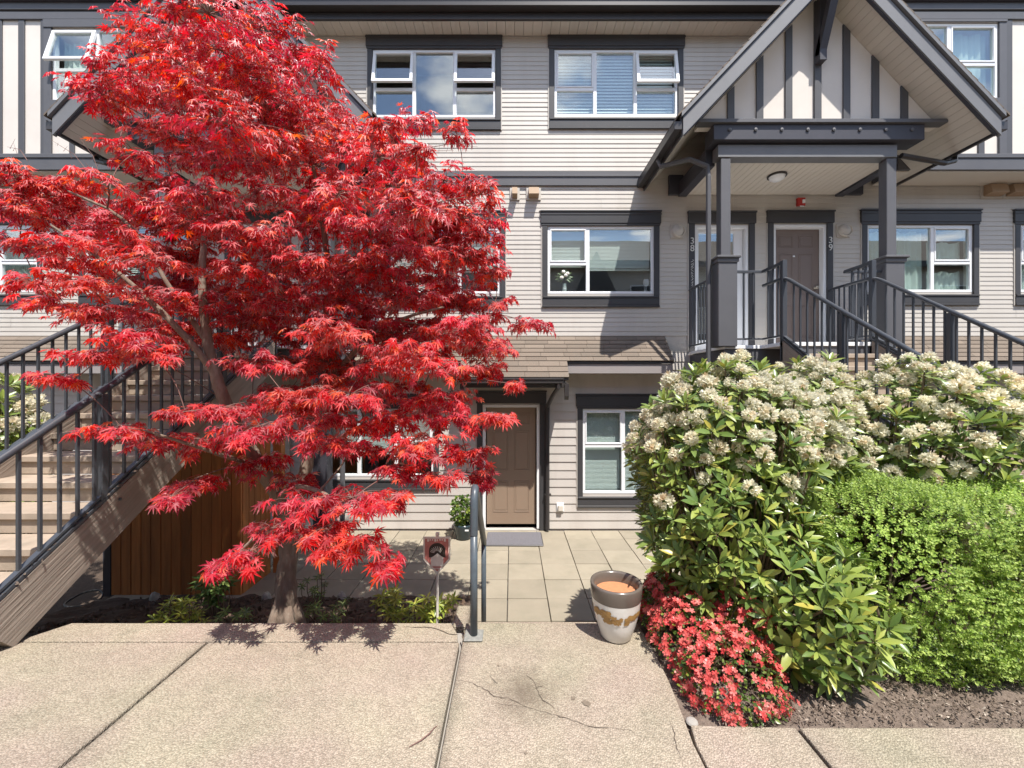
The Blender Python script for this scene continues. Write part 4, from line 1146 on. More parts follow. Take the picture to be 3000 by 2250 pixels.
part('stake', MB().cbox(X(1277,ys), X(1284,ys), ys+.009, ys+.028, .30, Z(1566,ys)).cbox(X(1275,ys), X(1286,ys), ys+.008, ys+.03, Z(1572,ys)-.002, Z(1562,ys)), m_signe, sg)
# garden hose loop, fallen twig, stones, utility cap
m_hose = M('black_hose', (0.03,0.03,0.03), .5, .1)
hp = [( -4.93+.17*math.cos(t)+.05, 4.75+.14*math.sin(t), .03+.05*max(0,math.sin(t))) for t in [R(10+i*20) for i in range(17)]]
o = link('garden_hose', MB().tube(smooth_pts(hp,1), .011, 6).mesh('garden_hose', m_hose, True)); tag(o, 'black hose loop lying on the ground under the left stairs', 'hose')
tw = [gp(440,1530), gp(520,1490), gp(575,1445), gp(600,1410), gp(622,1388)]
o = link('fallen_twig', MB().tube([(a,b,PZ+.006+.004*math.sin(i)) for i,(a,b) in enumerate(tw)], [.002,.003,.003,.0025,.0015], 5).mesh('fallen_twig', m_twig)); tag(o, 'thin dry twig lying on the pavement slab left of the long joint', 'twig')
uc = P(2031, 2112, 2.02)
o = link('drain_cap', MB().lathe([(0,.010),(.019,.011),(.026,.007),(.029,0)][::-1], 18, (uc.x, 2.035, PZ-.012)).mesh('drain_cap', m_base, True)); tag(o, 'round grey cap in the soil at the pavement corner by the red azalea', 'cap')
def rock(loc, r, seed, name='edging_stone'):
    rr = random.Random(seed); mb = MB(); n = 8
    prof = [(0,0),(.8,0),(1.0,.35),(.85,.75),(.45,.98),(0,1.0)]
    mb.lathe(prof, n); mb.v = [(x*r[0]*rr.uniform(.85,1.15), y*r[1]*rr.uniform(.85,1.15), z*r[2]*rr.uniform(.9,1.1)) for x,y,z in mb.v]
    o = link(name, mb.mesh(name, m_stone)); o.location = loc; return o
o = link('edging_block', MB().cbox(X(1335,3.1), X(1377,3.1), 2.93, 3.2, .35, Z(1793,3.1), .012).mesh('edging_block', m_agg)); tag(o, 'square concrete edging block beside the handrail foot', 'block')
tag(rock((X(1327,3.0), 3.0, .50), (.045,.05,.26), 3), 'upright grey stone leaning at the edging block', 'stone', 'stones in the tree bed')
for k, (px, py, lb) in enumerate(((453,1752,'pale round stone at the fence foot behind the left bed plants'),(780,1757,'pale stone stub left of the maple trunk under the patio edge'),(1000,1760,'grey stone right of the maple trunk at the patio edge'))):
    q = P(px, py+12, 4.72); tag(rock((q.x, 4.72, .03), (.055,.05,.11), 10+k), lb, 'stone', 'stones in the tree bed')
# flowers and cup behind the window
m_vase = M('clear_vase', (.45,.5,.48), .2, .05); m_petal = M('white_petal', (.75,.72,.66), .6, .05); m_vleaf = leafmat('vase_leaf', [(0,(.20,.27,.10)),(1,(.34,.40,.20))], .3)
vb = Vector((X(1655), YW+.06, Z(853)))
va = thing('flower_vase', 'vase of pale flowers and green leaves inside the middle-floor window', 'vase', vb)
part('vase', MB().lathe([(0,0),(.035,0),(.04,.05),(.03,.12),(.035,.14)], 14, vb), m_vase, va, True)
n = 60
th_ = rng.uniform(0, 2*np.pi, n); ph = rng.uniform(-.5, 1.3, n)
Dv = np.stack([np.cos(th_)*np.cos(ph), .35*np.sin(th_)*np.cos(ph), np.sin(ph)*.9], 1)
leaf_cloud('foliage', PIERIS, np.array(vb)+np.array((0,0,.24))+Dv*.05*np.array((1,.3,1)), Dv, np.array((0,-1,.4))+rng.normal(size=(n,3))*.3, rng.uniform(.08,.13,n), m_vleaf, va)
for q in ((.02,.30),(-.05,.26),(.05,.33),(-.02,.36)):
    part('flower', MB().lathe([(0,-.03),(.03,-.02),(.038,.0),(.025,.025),(0,.03)], 10, vb+Vector((q[0], -.02, q[1]-.02))), m_petal, va, True)
cb = Vector((X(1897), YW+.075, Z(850)))
o = link('glass_goblet', MB().lathe([(0,0),(.03,.003),(.008,.02),(.007,.07),(.045,.11),(.05,.16),(.04,.20)], 14, cb).mesh('glass_goblet', M('goblet', (.62,.62,.68), .2, .05), True)); tag(o, 'pale goblet inside the middle-floor window at its right corner', 'goblet')

# ------------------------------------------------------------------ red Japanese maple
m_red_leaf = leafmat('maple_leaf', [(0,(.24,.012,.026)),(.3,(.40,.014,.028)),(.7,(.55,.020,.028)),(.9,(.62,.042,.022)),(1,(.62,.12,.03))], trans=.54, tsat=1.12, tval=2.2, gloss=.05, grough=.5, hue=.045)
PADS = """450,30,170,50;360,80,120,45;560,60,110,50;640,110,90,55;480,110,120,45;390,140,130,45;270,165,110,35;560,170,120,50;690,150,45,60;220,205,80,30;340,210,110,35;460,210,120,40;600,230,110,40;500,270,140,45;640,290,120,40;380,290,90,35;740,300,100,40;830,275,60,28;900,262,60,25;985,285,36,13;290,330,60,18;560,340,130,40;420,340,100,35;690,360,120,40;820,340,110,38;900,330,45,22;840,400,110,40;960,390,90,35;1040,420,50,38;730,420,110,40;580,405,70,26;340,390,70,22;1000,470,95,40;900,460,90,40;1060,500,42,30;30,380,60,30;130,395,90,28;230,390,60,18;60,450,90,35;190,455,110,28;320,450,100,32;430,480,90,40;560,500,90,38;690,480,100,40;800,500,90,40;40,530,60,30;130,520,80,20;260,530,100,25;400,550,100,35;520,570,100,40;650,560,110,40;780,570,110,40;900,540,100,40;1010,560,90,35;1060,600,50,30;70,610,70,20;190,610,110,25;320,610,110,30;120,660,85,23;230,670,80,25;380,650,110,30;500,650,100,35;620,650,110,40;740,650,100,40;870,640,100,40;980,650,90,35;1070,660,55,25;1145,700,55,20;290,720,70,28;380,710,100,30;480,730,90,30;600,720,100,35;720,720,90,35;850,720,110,35;960,720,100,35;1060,740,75,30;205,770,65,22;140,815,30,13;320,760,90,22;560,780,80,28;700,780,90,35;820,790,90,30;940,790,100,35;1060,790,50,36;1110,830,16,13;760,850,100,33;640,850,80,33;900,870,90,30;480,880,90,22;390,890,60,16;560,920,100,28;680,905,80,26;990,905,85,26;1080,900,40,16;800,920,100,33;260,925,75,15;350,945,85,18;450,955,80,22;900,960,90,33;1010,980,65,32;690,960,60,22;560,1000,80,26;420,1035,65,22;640,1035,50,20;860,1015,55,26;950,1030,55,22;1040,1030,26,18;660,1085,90,33;760,1075,85,30;840,1080,50,26;590,1140,60,22;700,1140,80,28;790,1165,50,32;835,1215,25,16;540,1190,42,20;490,1218,20,9;370,1072,28,12;720,1180,30,14"""
pads = []
PADS += ';330,560,110,30;440,420,90,30;520,500,100,34;600,620,110,36;700,600,110,36;830,590,110,36;760,700,100,34;560,690,100,32;420,610,100,32;900,640,90,32;660,790,90,30;880,760,100,32;760,830,100,30;1000,700,80,30;940,440,80,32;640,440,110,34;500,340,110,34;560,110,110,40;440,200,110,34;700,250,80,30;960,860,80,28;860,900,80,26;620,870,80,24;760,960,80,26;520,940,80,22;880,430,80,34;960,470,80,34;1000,410,60,30;930,520,80,32;860,490,90,34;1010,510,60,30;940,600,80,30;240,500,90,24;160,560,80,22;90,420,70,24;380,500,90,30'
prng = random.Random(21)
EXTRA_BACK = [(980,650),(940,760),(1000,560),(900,700),(1030,700),(880,830),(960,850),(820,760),(860,620),(760,850),(940,480),(1010,800),(700,880)]
for (a_, b_) in EXTRA_BACK:
    Yb = prng.uniform(3.7, 4.4); pads.append((P(a_*1.3562, b_*1.3562, Yb), .30, .34, .11, b_))
for t in PADS.split(';'):
    cx_, cy_, rx_, ry_ = [float(v) for v in t.split(',')]
    if cy_ > 1060: Y = prng.uniform(2.45, 2.72)
    elif cx_ < 330 and cy_ > 700: Y = prng.uniform(2.6, 2.78)
    elif cy_ > 870: Y = prng.uniform(2.75, 3.3)
    elif cx_ < 250: Y = prng.uniform(2.75, 3.5)
    else: Y = prng.uniform(2.75, 4.1)
    k = 1.3562
    c = P(cx_*k, cy_*k, Y); sx = rx_*k*Y/FP; sz = ry_*k*Y/FP
    pads.append((c, sx, max(.16, min(sx*.9, .42)), sz, cy_))
    # a second layer further back thickens the crown
    if 60 < cy_ < 900 and rx_ > 65 and prng.random() < (.35 if cx_ < 330 else .7):
        Y2 = min(4.7, Y + prng.uniform(.5, 1.0)); c2 = P(cx_*k+prng.uniform(-25,25), cy_*k+prng.uniform(-20,20), Y2)
        pads.append((c2, rx_*k*Y2/FP*.9, .35, ry_*k*Y2/FP*.8, cy_))
mp_ = P(833, 1830, 3.5)
maple = thing('japanese_maple', 'Japanese maple with layered bright red leaves growing in the bed before the building', 'tree', (mp_.x, mp_.y, .38))
def PL(lst): return [P(a, b, c) for a, b, c, _ in lst], [d for *_, d in lst]
trunk_l = [(830,1870,3.48,.135),(833,1830,3.5,.108),(836,1770,3.5,.088),(840,1690,3.5,.080),(846,1600,3.52,.075),(850,1525,3.52,.078)]
left_l = [(850,1530,3.52,.066),(812,1450,3.46,.056),(764,1369,3.4,.052),(705,1270,3.35,.048),(655,1170,3.3,.043),(633,1103,3.3,.040),(606,1000,3.3,.034),(590,850,3.35,.028),(600,650,3.4,.020),(640,400,3.4,.012),(660,150,3.4,.006)]
right_l = [(850,1530,3.52,.062),(880,1440,3.6,.055),(900,1356,3.65,.052),(915,1270,3.7,.047),(940,1150,3.75,.042),(985,1030,3.75,.034),(970,860,3.7,.028),(940,600,3.6,.018),(900,400,3.55,.010),(860,250,3.5,.006)]
def gnarly(lst, it=2, amp=.35):
    pts, rs = PL(lst)
    p2 = smooth_pts(pts, it); r2 = list(np.interp(np.linspace(0, len(rs)-1, len(p2)), range(len(rs)), rs))
    p2 = [p + Vector((prng.uniform(-1,1), prng.uniform(-1,1), 0))*r2[i]*.12 for i, p in enumerate(p2)]
    return p2, [r_*prng.uniform(.92,1.1) for r_ in r2]
nodes = []     # (point, radius)
def limb(name, lst, n=12):
    p, r_ = gnarly(lst)
    for a, b in zip(p, r_): nodes.append((a, b))
    return part(name, MB().tube(p, r_, n), m_bark, maple, True)
tmb = MB()
p, r_ = gnarly(trunk_l, 2); tmb.tube(p, r_, 16)
for a in range(5):       # root flare
    an = a*1.3+.3; b0 = P(834,1790,3.5)
    tmb.tube([b0+Vector((math.cos(an)*.05, math.sin(an)*.05, .12)), b0+Vector((math.cos(an)*.10, math.sin(an)*.10, -.05)), b0+Vector((math.cos(an)*.17, math.sin(an)*.17, -.25))], [.03,.045,.03], 8)
trunk = part('trunk', tmb, m_bark, maple, True)
limb('limb', left_l); limb('limb', right_l)
limb('limb', [(940,1150,3.75,.034),(1010,1060,3.6,.028),(1080,985,3.4,.02),(1180,930,3.25,.012),(1300,900,3.1,.007)], 10)
limb('limb', [(633,1103,3.3,.030),(560,1000,3.2,.025),(430,870,3.1,.018),(300,760,3.0,.012),(150,660,2.95,.007)], 10)
limb('limb', [(606,1000,3.3,.024),(500,850,3.3,.018),(380,640,3.2,.012),(200,560,3.1,.007)], 8)
limb('limb', [(970,860,3.7,.022),(1100,760,3.6,.016),(1250,650,3.4,.011),(1380,600,3.3,.006)], 8)
limb('limb', [(815,1455,3.46,.030),(860,1420,3.1,.020),(950,1440,2.8,.013),(1010,1500,2.65,.007)], 8)
limb('limb', [(764,1369,3.4,.024),(640,1330,3.1,.016),(520,1290,2.9,.010),(420,1260,2.8,.006)], 8)
LP, LD, LN, LS = [], [], [], []
twm = MB()
for (c, sx, sy, sz, cyv) in sorted(pads, key=lambda t: (t[0]-mp_).length):
    # branch from the nearest limb node that lies lower and closer to the trunk
    best = min(nodes, key=lambda nd: (nd[0]-c).length*(1.0 if nd[0].z < c.z+.1 else 1.6))
    a = best[0]; mid = a.lerp(c, .5) + Vector((prng.uniform(-.05,.05), prng.uniform(-.05,.05), .06*(c-a).length))
    path = smooth_pts([a, mid, c], 2)
    r0 = min(best[1]*.6, .006+.006*(c-a).length)
    rad = list(np.linspace(max(r0,.004), .003, len(path)))
    part('branch', MB().tube(path, rad, 6), m_bark if r0 > .008 else m_twig, maple, True)
    for q in path[::3]: nodes.append((q, .006))
    area = sx*sz*.6+sx*sy*.4
    nt = int(max(6, min(40, 5 + area*138)))
    for i in range(nt):
        an = 2*math.pi*(i+prng.random())/nt; rad_ = prng.uniform(.35, 1.0)
        tip = c + Vector((math.cos(an)*sx*rad_, math.sin(an)*sy*rad_, prng.uniform(-.9, .75)*sz))
        m_ = c.lerp(tip, .5)+Vector((0,0,.25*sz)); tw_ = smooth_pts([c, m_, tip], 1)
        twm.tube(tw_, list(np.linspace(.0032,.0012,len(tw_))), 3, cap=False)
        dirt_ = (tip-c); dirt_.z *= .3
        if dirt_.length < 1e-3: dirt_ = Vector((1,0,0))
        dirt_.normalize()
        nl = prng.randint(8, 13)
        for k2 in range(nl):
            f = 1 - .75*(k2//2)/(nl/2); pos = c.lerp(tip, f) + Vector((0,0,.25*sz*4*f*(1-f)*.5))
            sd = (-1, 1)[k2 % 2]
            side = Vector((-dirt_.y, dirt_.x, 0))*sd
            d = dirt_*prng.uniform(.3,1.0) + side*prng.uniform(.25, .9)*(0 if k2 == 0 else 1) + Vector((0, -.25, -prng.uniform(.25, .85)))
            d = d + Vector((prng.gauss(0,.2), prng.gauss(0,.2), prng.gauss(0,.15)))
            nrm = Vector((prng.gauss(0,.28), -.40+prng.gauss(0,.3), 1.0)) + dirt_*.35
            pos = pos + d.normalized()*.03 + Vector((prng.gauss(0,.012), prng.gauss(0,.02), prng.gauss(0,.012)))
            LP.append(pos); LD.append(d); LN.append(nrm); LS.append(prng.uniform(.044,.074))
tw_o = part('twigs', twm, m_twig, maple); tw_o['kind'] = 'stuff'
# a few bare twigs standing out of the crown
bt = MB()
for (a, b) in (((270,520),(150,410)),((300,540),(230,400)),((80,470),(20,430)),((330,560),(250,480)),((1210,440),(1400,430)),((1180,470),(1330,440))):
    p0 = P(a[0], a[1], 3.0); p1 = P(b[0], b[1], 3.0)
    bt.tube([p0, p0.lerp(p1,.5)+Vector((.02,0,.03)), p1], [.003,.002,.0008], 4)
    for f in (.5,.7,.85):
        q = p0.lerp(p1, f); bt.tube([q, q+Vector((random.uniform(-.06,.06), 0, random.uniform(.02,.08)))], [.0015,.0006], 3)
bo_ = part('bare_twigs', bt, m_twig, maple); bo_['kind'] = 'stuff'
LP = np.array([tuple(v) for v in LP]); LD = np.array([tuple(v) for v in LD]); LN = np.array([tuple(v) for v in LN]); LS = np.array(LS)
order = np.argsort(LP[:,1]/LS)
near = order[:300]; rest = order[300:]
pick = rng.integers(0, 4, len(LP))
for q, tp in enumerate(MAPLES):
    nn = near[pick[near] == q]
    leaf_objs('leaf', tpl_mesh('leaf', tp, m_red_leaf), LP[nn], LD[nn], LN[nn], LS[nn], maple)
    rr_ = rest[pick[rest] == q]
    fo = leaf_cloud('foliage', tp, LP[rr_], LD[rr_], LN[rr_], LS[rr_], m_red_leaf, maple); fo['kind'] = 'stuff'
print('maple leaves', len(LP))

# ------------------------------------------------------------------ rhododendrons, hedge, azaleas, small plants
m_rleaf = leafmat('rhododendron_leaf', [(0,(.085,.15,.034)),(.4,(.165,.235,.050)),(.8,(.27,.33,.070)),(.95,(.36,.39,.085)),(1,(.42,.36,.07))], trans=.25, tval=1.5, gloss=.06, grough=.33)
m_rflow = leafmat('rhododendron_flower', [(0,(.84,.80,.62)),(.6,(.88,.85,.71)),(.92,(.84,.73,.52)),(1,(.62,.46,.28))], trans=.52, tsat=.9, tval=1.05, gloss=.02)
m_bleaf = leafmat('boxwood_leaf', [(0,(.10,.175,.035)),(.2,(.24,.36,.070)),(.6,(.36,.49,.105)),(1,(.50,.61,.17))], trans=.40, tval=1.4, gloss=.025, grough=.5)
m_aflow = leafmat('azalea_flower', [(0,(.58,.06,.06)),(.5,(.72,.13,.12)),(1,(.80,.25,.22))], trans=.35, tsat=1.05, tval=1.25, gloss=.02)
m_aleaf = leafmat('azalea_leaf', [(0,(.05,.10,.02)),(.7,(.10,.17,.03)),(1,(.26,.32,.05))], trans=.3, tval=1.5, gloss=.06)
m_pleaf = leafmat('pieris_leaf', [(0,(.14,.20,.03)),(.5,(.34,.40,.06)),(1,(.55,.56,.13))], trans=.35, tval=1.4, gloss=.06)

def ell_surface(ells, spacing, seed, keep=None, depth=(0.86, 1.04)):
    r = np.random.default_rng(seed); pts = []; nrm = []; cell = {}
    for ei, (c, s) in enumerate(ells):
        A = 4*math.pi*((s[0]*s[1])**1.6/3+(s[0]*s[2])**1.6/3+(s[1]*s[2])**1.6/3)**(1/1.6)
        for _ in range(int(A/spacing**2*4)):
            d = r.normal(size=3); d /= np.linalg.norm(d)
            k = r.uniform(*depth); wob = 1+.07*math.sin(5*d[0]+ei)*math.cos(6*d[2]+2*ei)
            p = np.array(c)+d*np.array(s)*k*wob
            if keep and not keep(p): continue
            if any(e2 != ei and (((p-np.array(c2))/np.array(s2))**2).sum() < .78 for e2, (c2, s2) in enumerate(ells)): continue
            key = tuple((p/spacing).astype(int)); ok = True
            for dx in (-1,0,1):
                for dy in (-1,0,1):
                    for dz in (-1,0,1):
                        for q in cell.get((key[0]+dx,key[1]+dy,key[2]+dz),()):
                            if ((q-p)**2).sum() < spacing**2: ok = False
            if not ok: continue
            cell.setdefault(key, []).append(p); n = d/np.array(s); n /= np.linalg.norm(n)
            pts.append(p); nrm.append(n)
    return np.array(pts), np.array(nrm)
truss_me = None
def rhododendron(label, ells, base, spacing, seed, flower, L=(.085,.13), keep=None, nobj=300, tsize=(.040,.068)):
    global truss_me
    if truss_me is None: truss_me = [tpl_mesh('flower_cluster', t, m_rflow) for t in TRUSS]
    pl = thing('rhododendron', label, 'shrub', base, 'rhododendron shrubs with white flowers')
    pts, nr = ell_surface(ells, spacing, seed, keep)
    p2, n2 = ell_surface(ells, spacing*1.35, seed+1, keep, (.60,.80))
    r = np.random.default_rng(seed+5)
    LPs, LDs, LNs, LSs = [], [], [], []
    st = MB()
    nfl = 0
    for lay, (PT, NR) in enumerate(((pts, nr), (p2, n2))):
        for p, n in zip(PT, NR):
            ax = n*.75 + np.array((0,-.05,.75)) + r.normal(size=3)*.16; ax /= np.linalg.norm(ax)
            u = np.cross(ax, (.3,.1,1.0)); u /= np.linalg.norm(u); w = np.cross(ax, u)
            clump = .5+.5*math.sin(6.5*p[0]+2.1*seed+3*p[1])*math.sin(7.5*p[2]+1.3*seed+2*p[0])
            hasf = lay == 0 and r.random() < flower(p)*(.35+1.35*clump)
            size = r.uniform(*L)
            kk = r.integers(8, 12); ph0 = r.uniform(0, 6.28)
            for i in range(kk):
                a = ph0 + i*2.39996; tier = i/kk
                rad = np.cos(a)*u+np.sin(a)*w
                open_ = (.95 if hasf else .55)+.55*tier
                d = rad*math.sin(open_)*1.0 + ax*math.cos(open_); d = d+r.normal(size=3)*.09
                LPs.append(p + d*.012 - ax*.025*tier - (ax*.03 if hasf else 0)); LDs.append(d); LNs.append(ax*1.0 - rad*.25 + r.normal(size=3)*.12); LSs.append(size*r.uniform(.8,1.12)*(1.0 if tier>.25 else .8))
            if hasf:
                me = truss_me[int(r.integers(3))]; o = bpy.data.objects.new('flower_cluster', me); COL.objects.link(o); o.parent = pl
                o.matrix_parent_inverse = Matrix.Translation(-pl.location)
                fx = Vector(ax*1.0 + np.array((0,-.1,.5)))
                o.matrix_basis = Matrix.Translation(p+ax*.012) @ fx.to_track_quat('Z','Y').to_matrix().to_4x4() @ Matrix.Rotation(r.uniform(0,6.28), 4, 'Z') @ Matrix.Scale(r.uniform(*tsize), 4)
                nfl += 1
            if r.random() < .30:
                b = np.array(base); mid = p*.6+b*.4; mid[2] = p[2]*.45+b[2]*.55
                st.tube(smooth_pts([tuple(b+r.normal(size=3)*.04*np.array((1,1,.2))), tuple(mid), tuple(p-ax*.02)], 1), [.012,.010,.007,.005,.004][:5] if False else .006, 5)
    part('stems', st, m_stem, pl)
    LPs, LDs, LNs, LSs = map(np.array, (LPs, LDs, LNs, LSs))
    vis = np.argsort(LPs[:,1]/LSs*(1+.0*LPs[:,2]))
    nearl, restl = vis[:nobj], vis[nobj:]
    leaf_objs('leaf', tpl_mesh('leaf', RHODO, m_rleaf, True), LPs[nearl], LDs[nearl], LNs[nearl], LSs[nearl], pl)
    f = leaf_cloud('foliage', RHODO, LPs[restl], LDs[restl], LNs[restl], LSs[restl], m_rleaf, pl, True); f['kind'] = 'stuff'
    print('rhodo', len(pts), len(p2), 'leaves', len(LPs), 'trusses', nfl)
    return pl
kp = lambda p: p[2] > .88 and p[1] < 4.3
rhododendron('tall rhododendron with white flower clusters on top, between the patio and the boxwood hedge',
             [((1.50,2.98,2.02),(.58,.50,.62)), ((1.42,2.78,1.52),(.50,.44,.56)), ((1.72,2.42,1.22),(.36,.36,.36)), ((2.0,3.1,1.9),(.4,.4,.6)), ((1.70,3.62,1.65),(.58,.58,.82))], (1.55,2.8,.85), .098, 3,
             lambda p: (.62 if p[2] > 2.0 else (.26 if p[2] > 1.72 else .014)), keep=kp)
rhododendron('broad rhododendron covered in white flowers, behind the boxwood hedge',
             [((2.35,3.40,1.95),(.62,.48,.72)), ((3.0,3.15,1.90),(.50,.46,.77)), ((3.12,2.85,1.86),(.38,.34,.75))], (2.8,3.2,.85), .103, 4,
             lambda p: (.78 if p[2] > 1.55 else .12), keep=lambda p: p[2] > .9 and p[0] < 3.5)
rhododendron('rhododendron with white flowers seen through the railings at the left edge',
             [((-5.3,4.1,1.7),(.62,.5,.85))], (-5.3,4.1,.0), .13, 8, lambda p: (.6 if p[2] > 1.7 else .1), L=(.12,.16), nobj=60, tsize=(.075,.10))

# boxwood hedge
hd = thing('boxwood_hedge', 'clipped light green boxwood hedge in the right foreground', 'hedge', (2.66,2.62,.85))
nS = 8600
hp_, hd_, hn_, hs2 = [], [], [], []
hr_ = np.random.default_rng(12)
hc = np.array((2.68, 2.64, 1.375)); hx, hy, hz = .81, .50, .51
cnt = 0
while cnt < nS:
    d = hr_.normal(size=3); d /= np.linalg.norm(d)
    if d[1] > .55: continue
    e = 5.5
    t = (abs(d[0]/hx)**e+abs(d[1]/hy)**e+abs(d[2]/hz)**e)**(-1/e)
    p = d*t
    p[0] += -.05*(p[2]/hz) if p[0] < 0 else 0
    bmp = math.sin(9*p[0]+3*p[2])*math.sin(8*p[2]+2*p[1]+1)+.6*math.sin(17*p[0]-5*p[2])*math.sin(15*p[2]+4)
    gap = bmp < -.70 and hr_.random() < .8
    k = hr_.uniform(.90, 1.03) + .035*bmp - (.10 if gap else 0)
    if hr_.random() < .25: k -= .10
    p = p*k
    n = np.array((np.sign(p[0])*abs(p[0]/hx)**3/hx, np.sign(p[1])*abs(p[1]/hy)**3/hy, np.sign(p[2])*abs(p[2]/hz)**3/hz)); n /= np.linalg.norm(n)+1e-9
    ax = n*.8+np.array((0,-.05,.55))+hr_.normal(size=3)*.35; ax /= np.linalg.norm(ax)
    u = np.cross(ax, hr_.normal(size=3)); u /= np.linalg.norm(u); w = np.cross(ax, u)
    for i in range(9):
        a = i*1.5708+(i//2)*.6; rad = np.cos(a)*u+np.sin(a)*w; f = i/9
        dd = rad*.9+ax*(.35+.8*f)
        hp_.append(hc+p+ax*(.048*f-.03)); hd_.append(dd); hn_.append(ax-rad*.5); hs2.append(hr_.uniform(.015,.023)*(1-.25*f))
    cnt += 1
f = leaf_cloud('foliage', SMALL, np.array(hp_), np.array(hd_), np.array(hn_), np.array(hs2), m_bleaf, hd); f['kind'] = 'stuff'
sm = MB()
for i in range(26):
    b = Vector((2.0+.06*i+random.uniform(-.05,.05), 2.55+random.uniform(-.12,.15), .82)); t = b+Vector((random.uniform(-.2,.2), random.uniform(-.25,.2), random.uniform(.35,.75)))
    sm.tube([b, b.lerp(t,.5)+Vector((random.uniform(-.04,.04),0,.03)), t], [.009,.007,.004], 5)
part('stems', sm, m_stem, hd)

# azaleas
def azalea(label, ells, base, seed, nfl, nlf, tilt=0, nobj=250):
    az = thing('azalea', label, 'shrub', base, 'coral red azaleas'); r = np.random.default_rng(seed)
    def samp(n, k0, k1):
        out = []; nn = []
        while len(out) < n:
            c, s = ells[int(r.integers(len(ells)))]; d = r.normal(size=3); d /= np.linalg.norm(d)
            if d[2] < -.25: continue
            p = np.array(c)+d*np.array(s)*r.uniform(k0, k1)
            if p[2] < PZ-.01: continue
            if any((((p-np.array(c2))/np.array(s2))**2).sum() < .55 for c2, s2 in ells): continue
            out.append(p); nn.append(d/np.array(s)/np.linalg.norm(d/np.array(s)))
        return np.array(out), np.array(nn)
    cp, cn = samp(nfl//4, .90, 1.05)
    cp = np.repeat(cp, 4, 0)+r.normal(size=(len(cp)*4,3))*.014; cn = np.repeat(cn, 4, 0)+r.normal(size=(len(cn)*4,3))*.45+np.array((0,-.2,.35))
    S = r.uniform(.014,.020,len(cp)); N = r.normal(size=cn.shape)
    o_ = np.argsort(cp[:,1])
    leaf_objs('flower', tpl_mesh('flower', AZ, m_aflow), cp[o_[:nobj]], cn[o_[:nobj]], N[o_[:nobj]], S[o_[:nobj]], az)
    f = leaf_cloud('flowers', AZ, cp[o_[nobj:]], cn[o_[nobj:]], N[o_[nobj:]], S[o_[nobj:]], m_aflow, az); f['kind'] = 'stuff'
    lp, lnn = samp(nlf, .60, 1.02)
    g_ = leaf_cloud('foliage', SMALL, lp, lnn+r.normal(size=lp.shape)*.7, lnn+r.normal(size=lp.shape)*.5+np.array((0,0,.5)), r.uniform(.018,.030,len(lp)), m_aleaf, az); g_['kind'] = 'stuff'
    sm = MB()
    for i in range(40):
        p = lp[i]; sm.tube([tuple(np.array(base)+r.normal(size=3)*.03), tuple(p*.5+np.array(base)*.5+np.array((0,0,.03))), tuple(p)], [.005,.004,.002], 4)
    part('stems', sm, m_stem, az)
azalea('low spreading azalea smothered in coral red flowers at the pavement corner', [((1.17,2.24,.90),(.27,.25,.24)), ((1.10,2.55,.93),(.24,.28,.27)), ((1.02,2.80,.96),(.16,.20,.26)), ((1.34,2.48,.98),(.20,.22,.26))], (1.14,2.4,.85), 5, 2400, 4600)

# low plants in the tree bed
def pieris(label, spots, base, seed, L=(.055,.085), mat=None, cat='plant', name='pieris_plant', group='low leafy plants in the tree bed', whorl=11):
    pl = thing(name, label, cat, base, group); r = np.random.default_rng(seed)
    A, B, C, S = [], [], [], []; st = MB()
    for (x, y, z) in spots:
        ax = np.array((r.normal()*.25, -.25+r.normal()*.2, 1.0)); ax /= np.linalg.norm(ax); u = np.cross(ax,(.2,1,.1)); u/=np.linalg.norm(u); w = np.cross(ax,u)
        size = r.uniform(*L)
        for i in range(whorl):
            a = i*2.39996; rad = np.cos(a)*u+np.sin(a)*w; op = .9+.5*i/whorl
            d = rad*math.sin(op)+ax*math.cos(op)*.8
            A.append(np.array((x,y,z))-ax*.02*i/whorl); B.append(d); C.append(ax-rad*.1); S.append(size*r.uniform(.8,1.1))
        bz = np.array((x*.7+base[0]*.3, y*.7+base[1]*.3+.03, base[2]))
        st.tube([tuple(bz), (x, y, (z+bz[2])/2), (x,y,z)], [.005,.004,.003], 5)
    A, B, C, S = map(np.array, (A,B,C,S)); n_ = min(len(A), 60)
    o_ = np.argsort(A[:,1]); me = tpl_mesh('leaf', PIERIS, mat or m_pleaf, True)
    leaf_objs('leaf', me, A[o_[:n_]], B[o_[:n_]], C[o_[:n_]], S[o_[:n_]], pl)
    if len(A) > n_:
        f = leaf_cloud('foliage', PIERIS, A[o_[n_:]], B[o_[n_:]], C[o_[n_:]], S[o_[n_:]], mat or m_pleaf, pl, True); f['kind'] = 'stuff'
    part('stems', st, m_stem, pl)
def spots_px(lst, Y, jit=.18, seed=1):
    r = random.Random(seed); out = []
    lst = list(lst) + [(a+r.uniform(-22,22), b+r.uniform(-16,22)) for (a, b) in lst]
    for (a, b) in lst:
        p = P(a, b, Y+r.uniform(-jit, jit)); out.append((p.x, p.y, p.z))
    return out
m_pdark = leafmat('pieris_leaf_green', [(0,(.05,.11,.03)),(.6,(.12,.20,.05)),(1,(.26,.33,.09))], trans=.3, tval=1.4, gloss=.07)
pieris('tall dark green leafy plant at the right foot of the cedar fence', spots_px([(590,1700),(625,1690),(655,1700),(610,1720),(640,1725),(600,1745),(660,1715),(630,1755)], 4.1, .1), (-2.95,4.1,.2), 31, (.09,.13), m_pdark)
pieris('yellow green low plant left of the maple at the kerb', spots_px([(470,1800),(500,1785),(530,1795),(560,1780),(490,1815),(540,1815),(580,1805),(520,1770),(600,1820),(480,1775),(555,1760)], 3.75, .15), (-2.95,3.75,.3), 32)
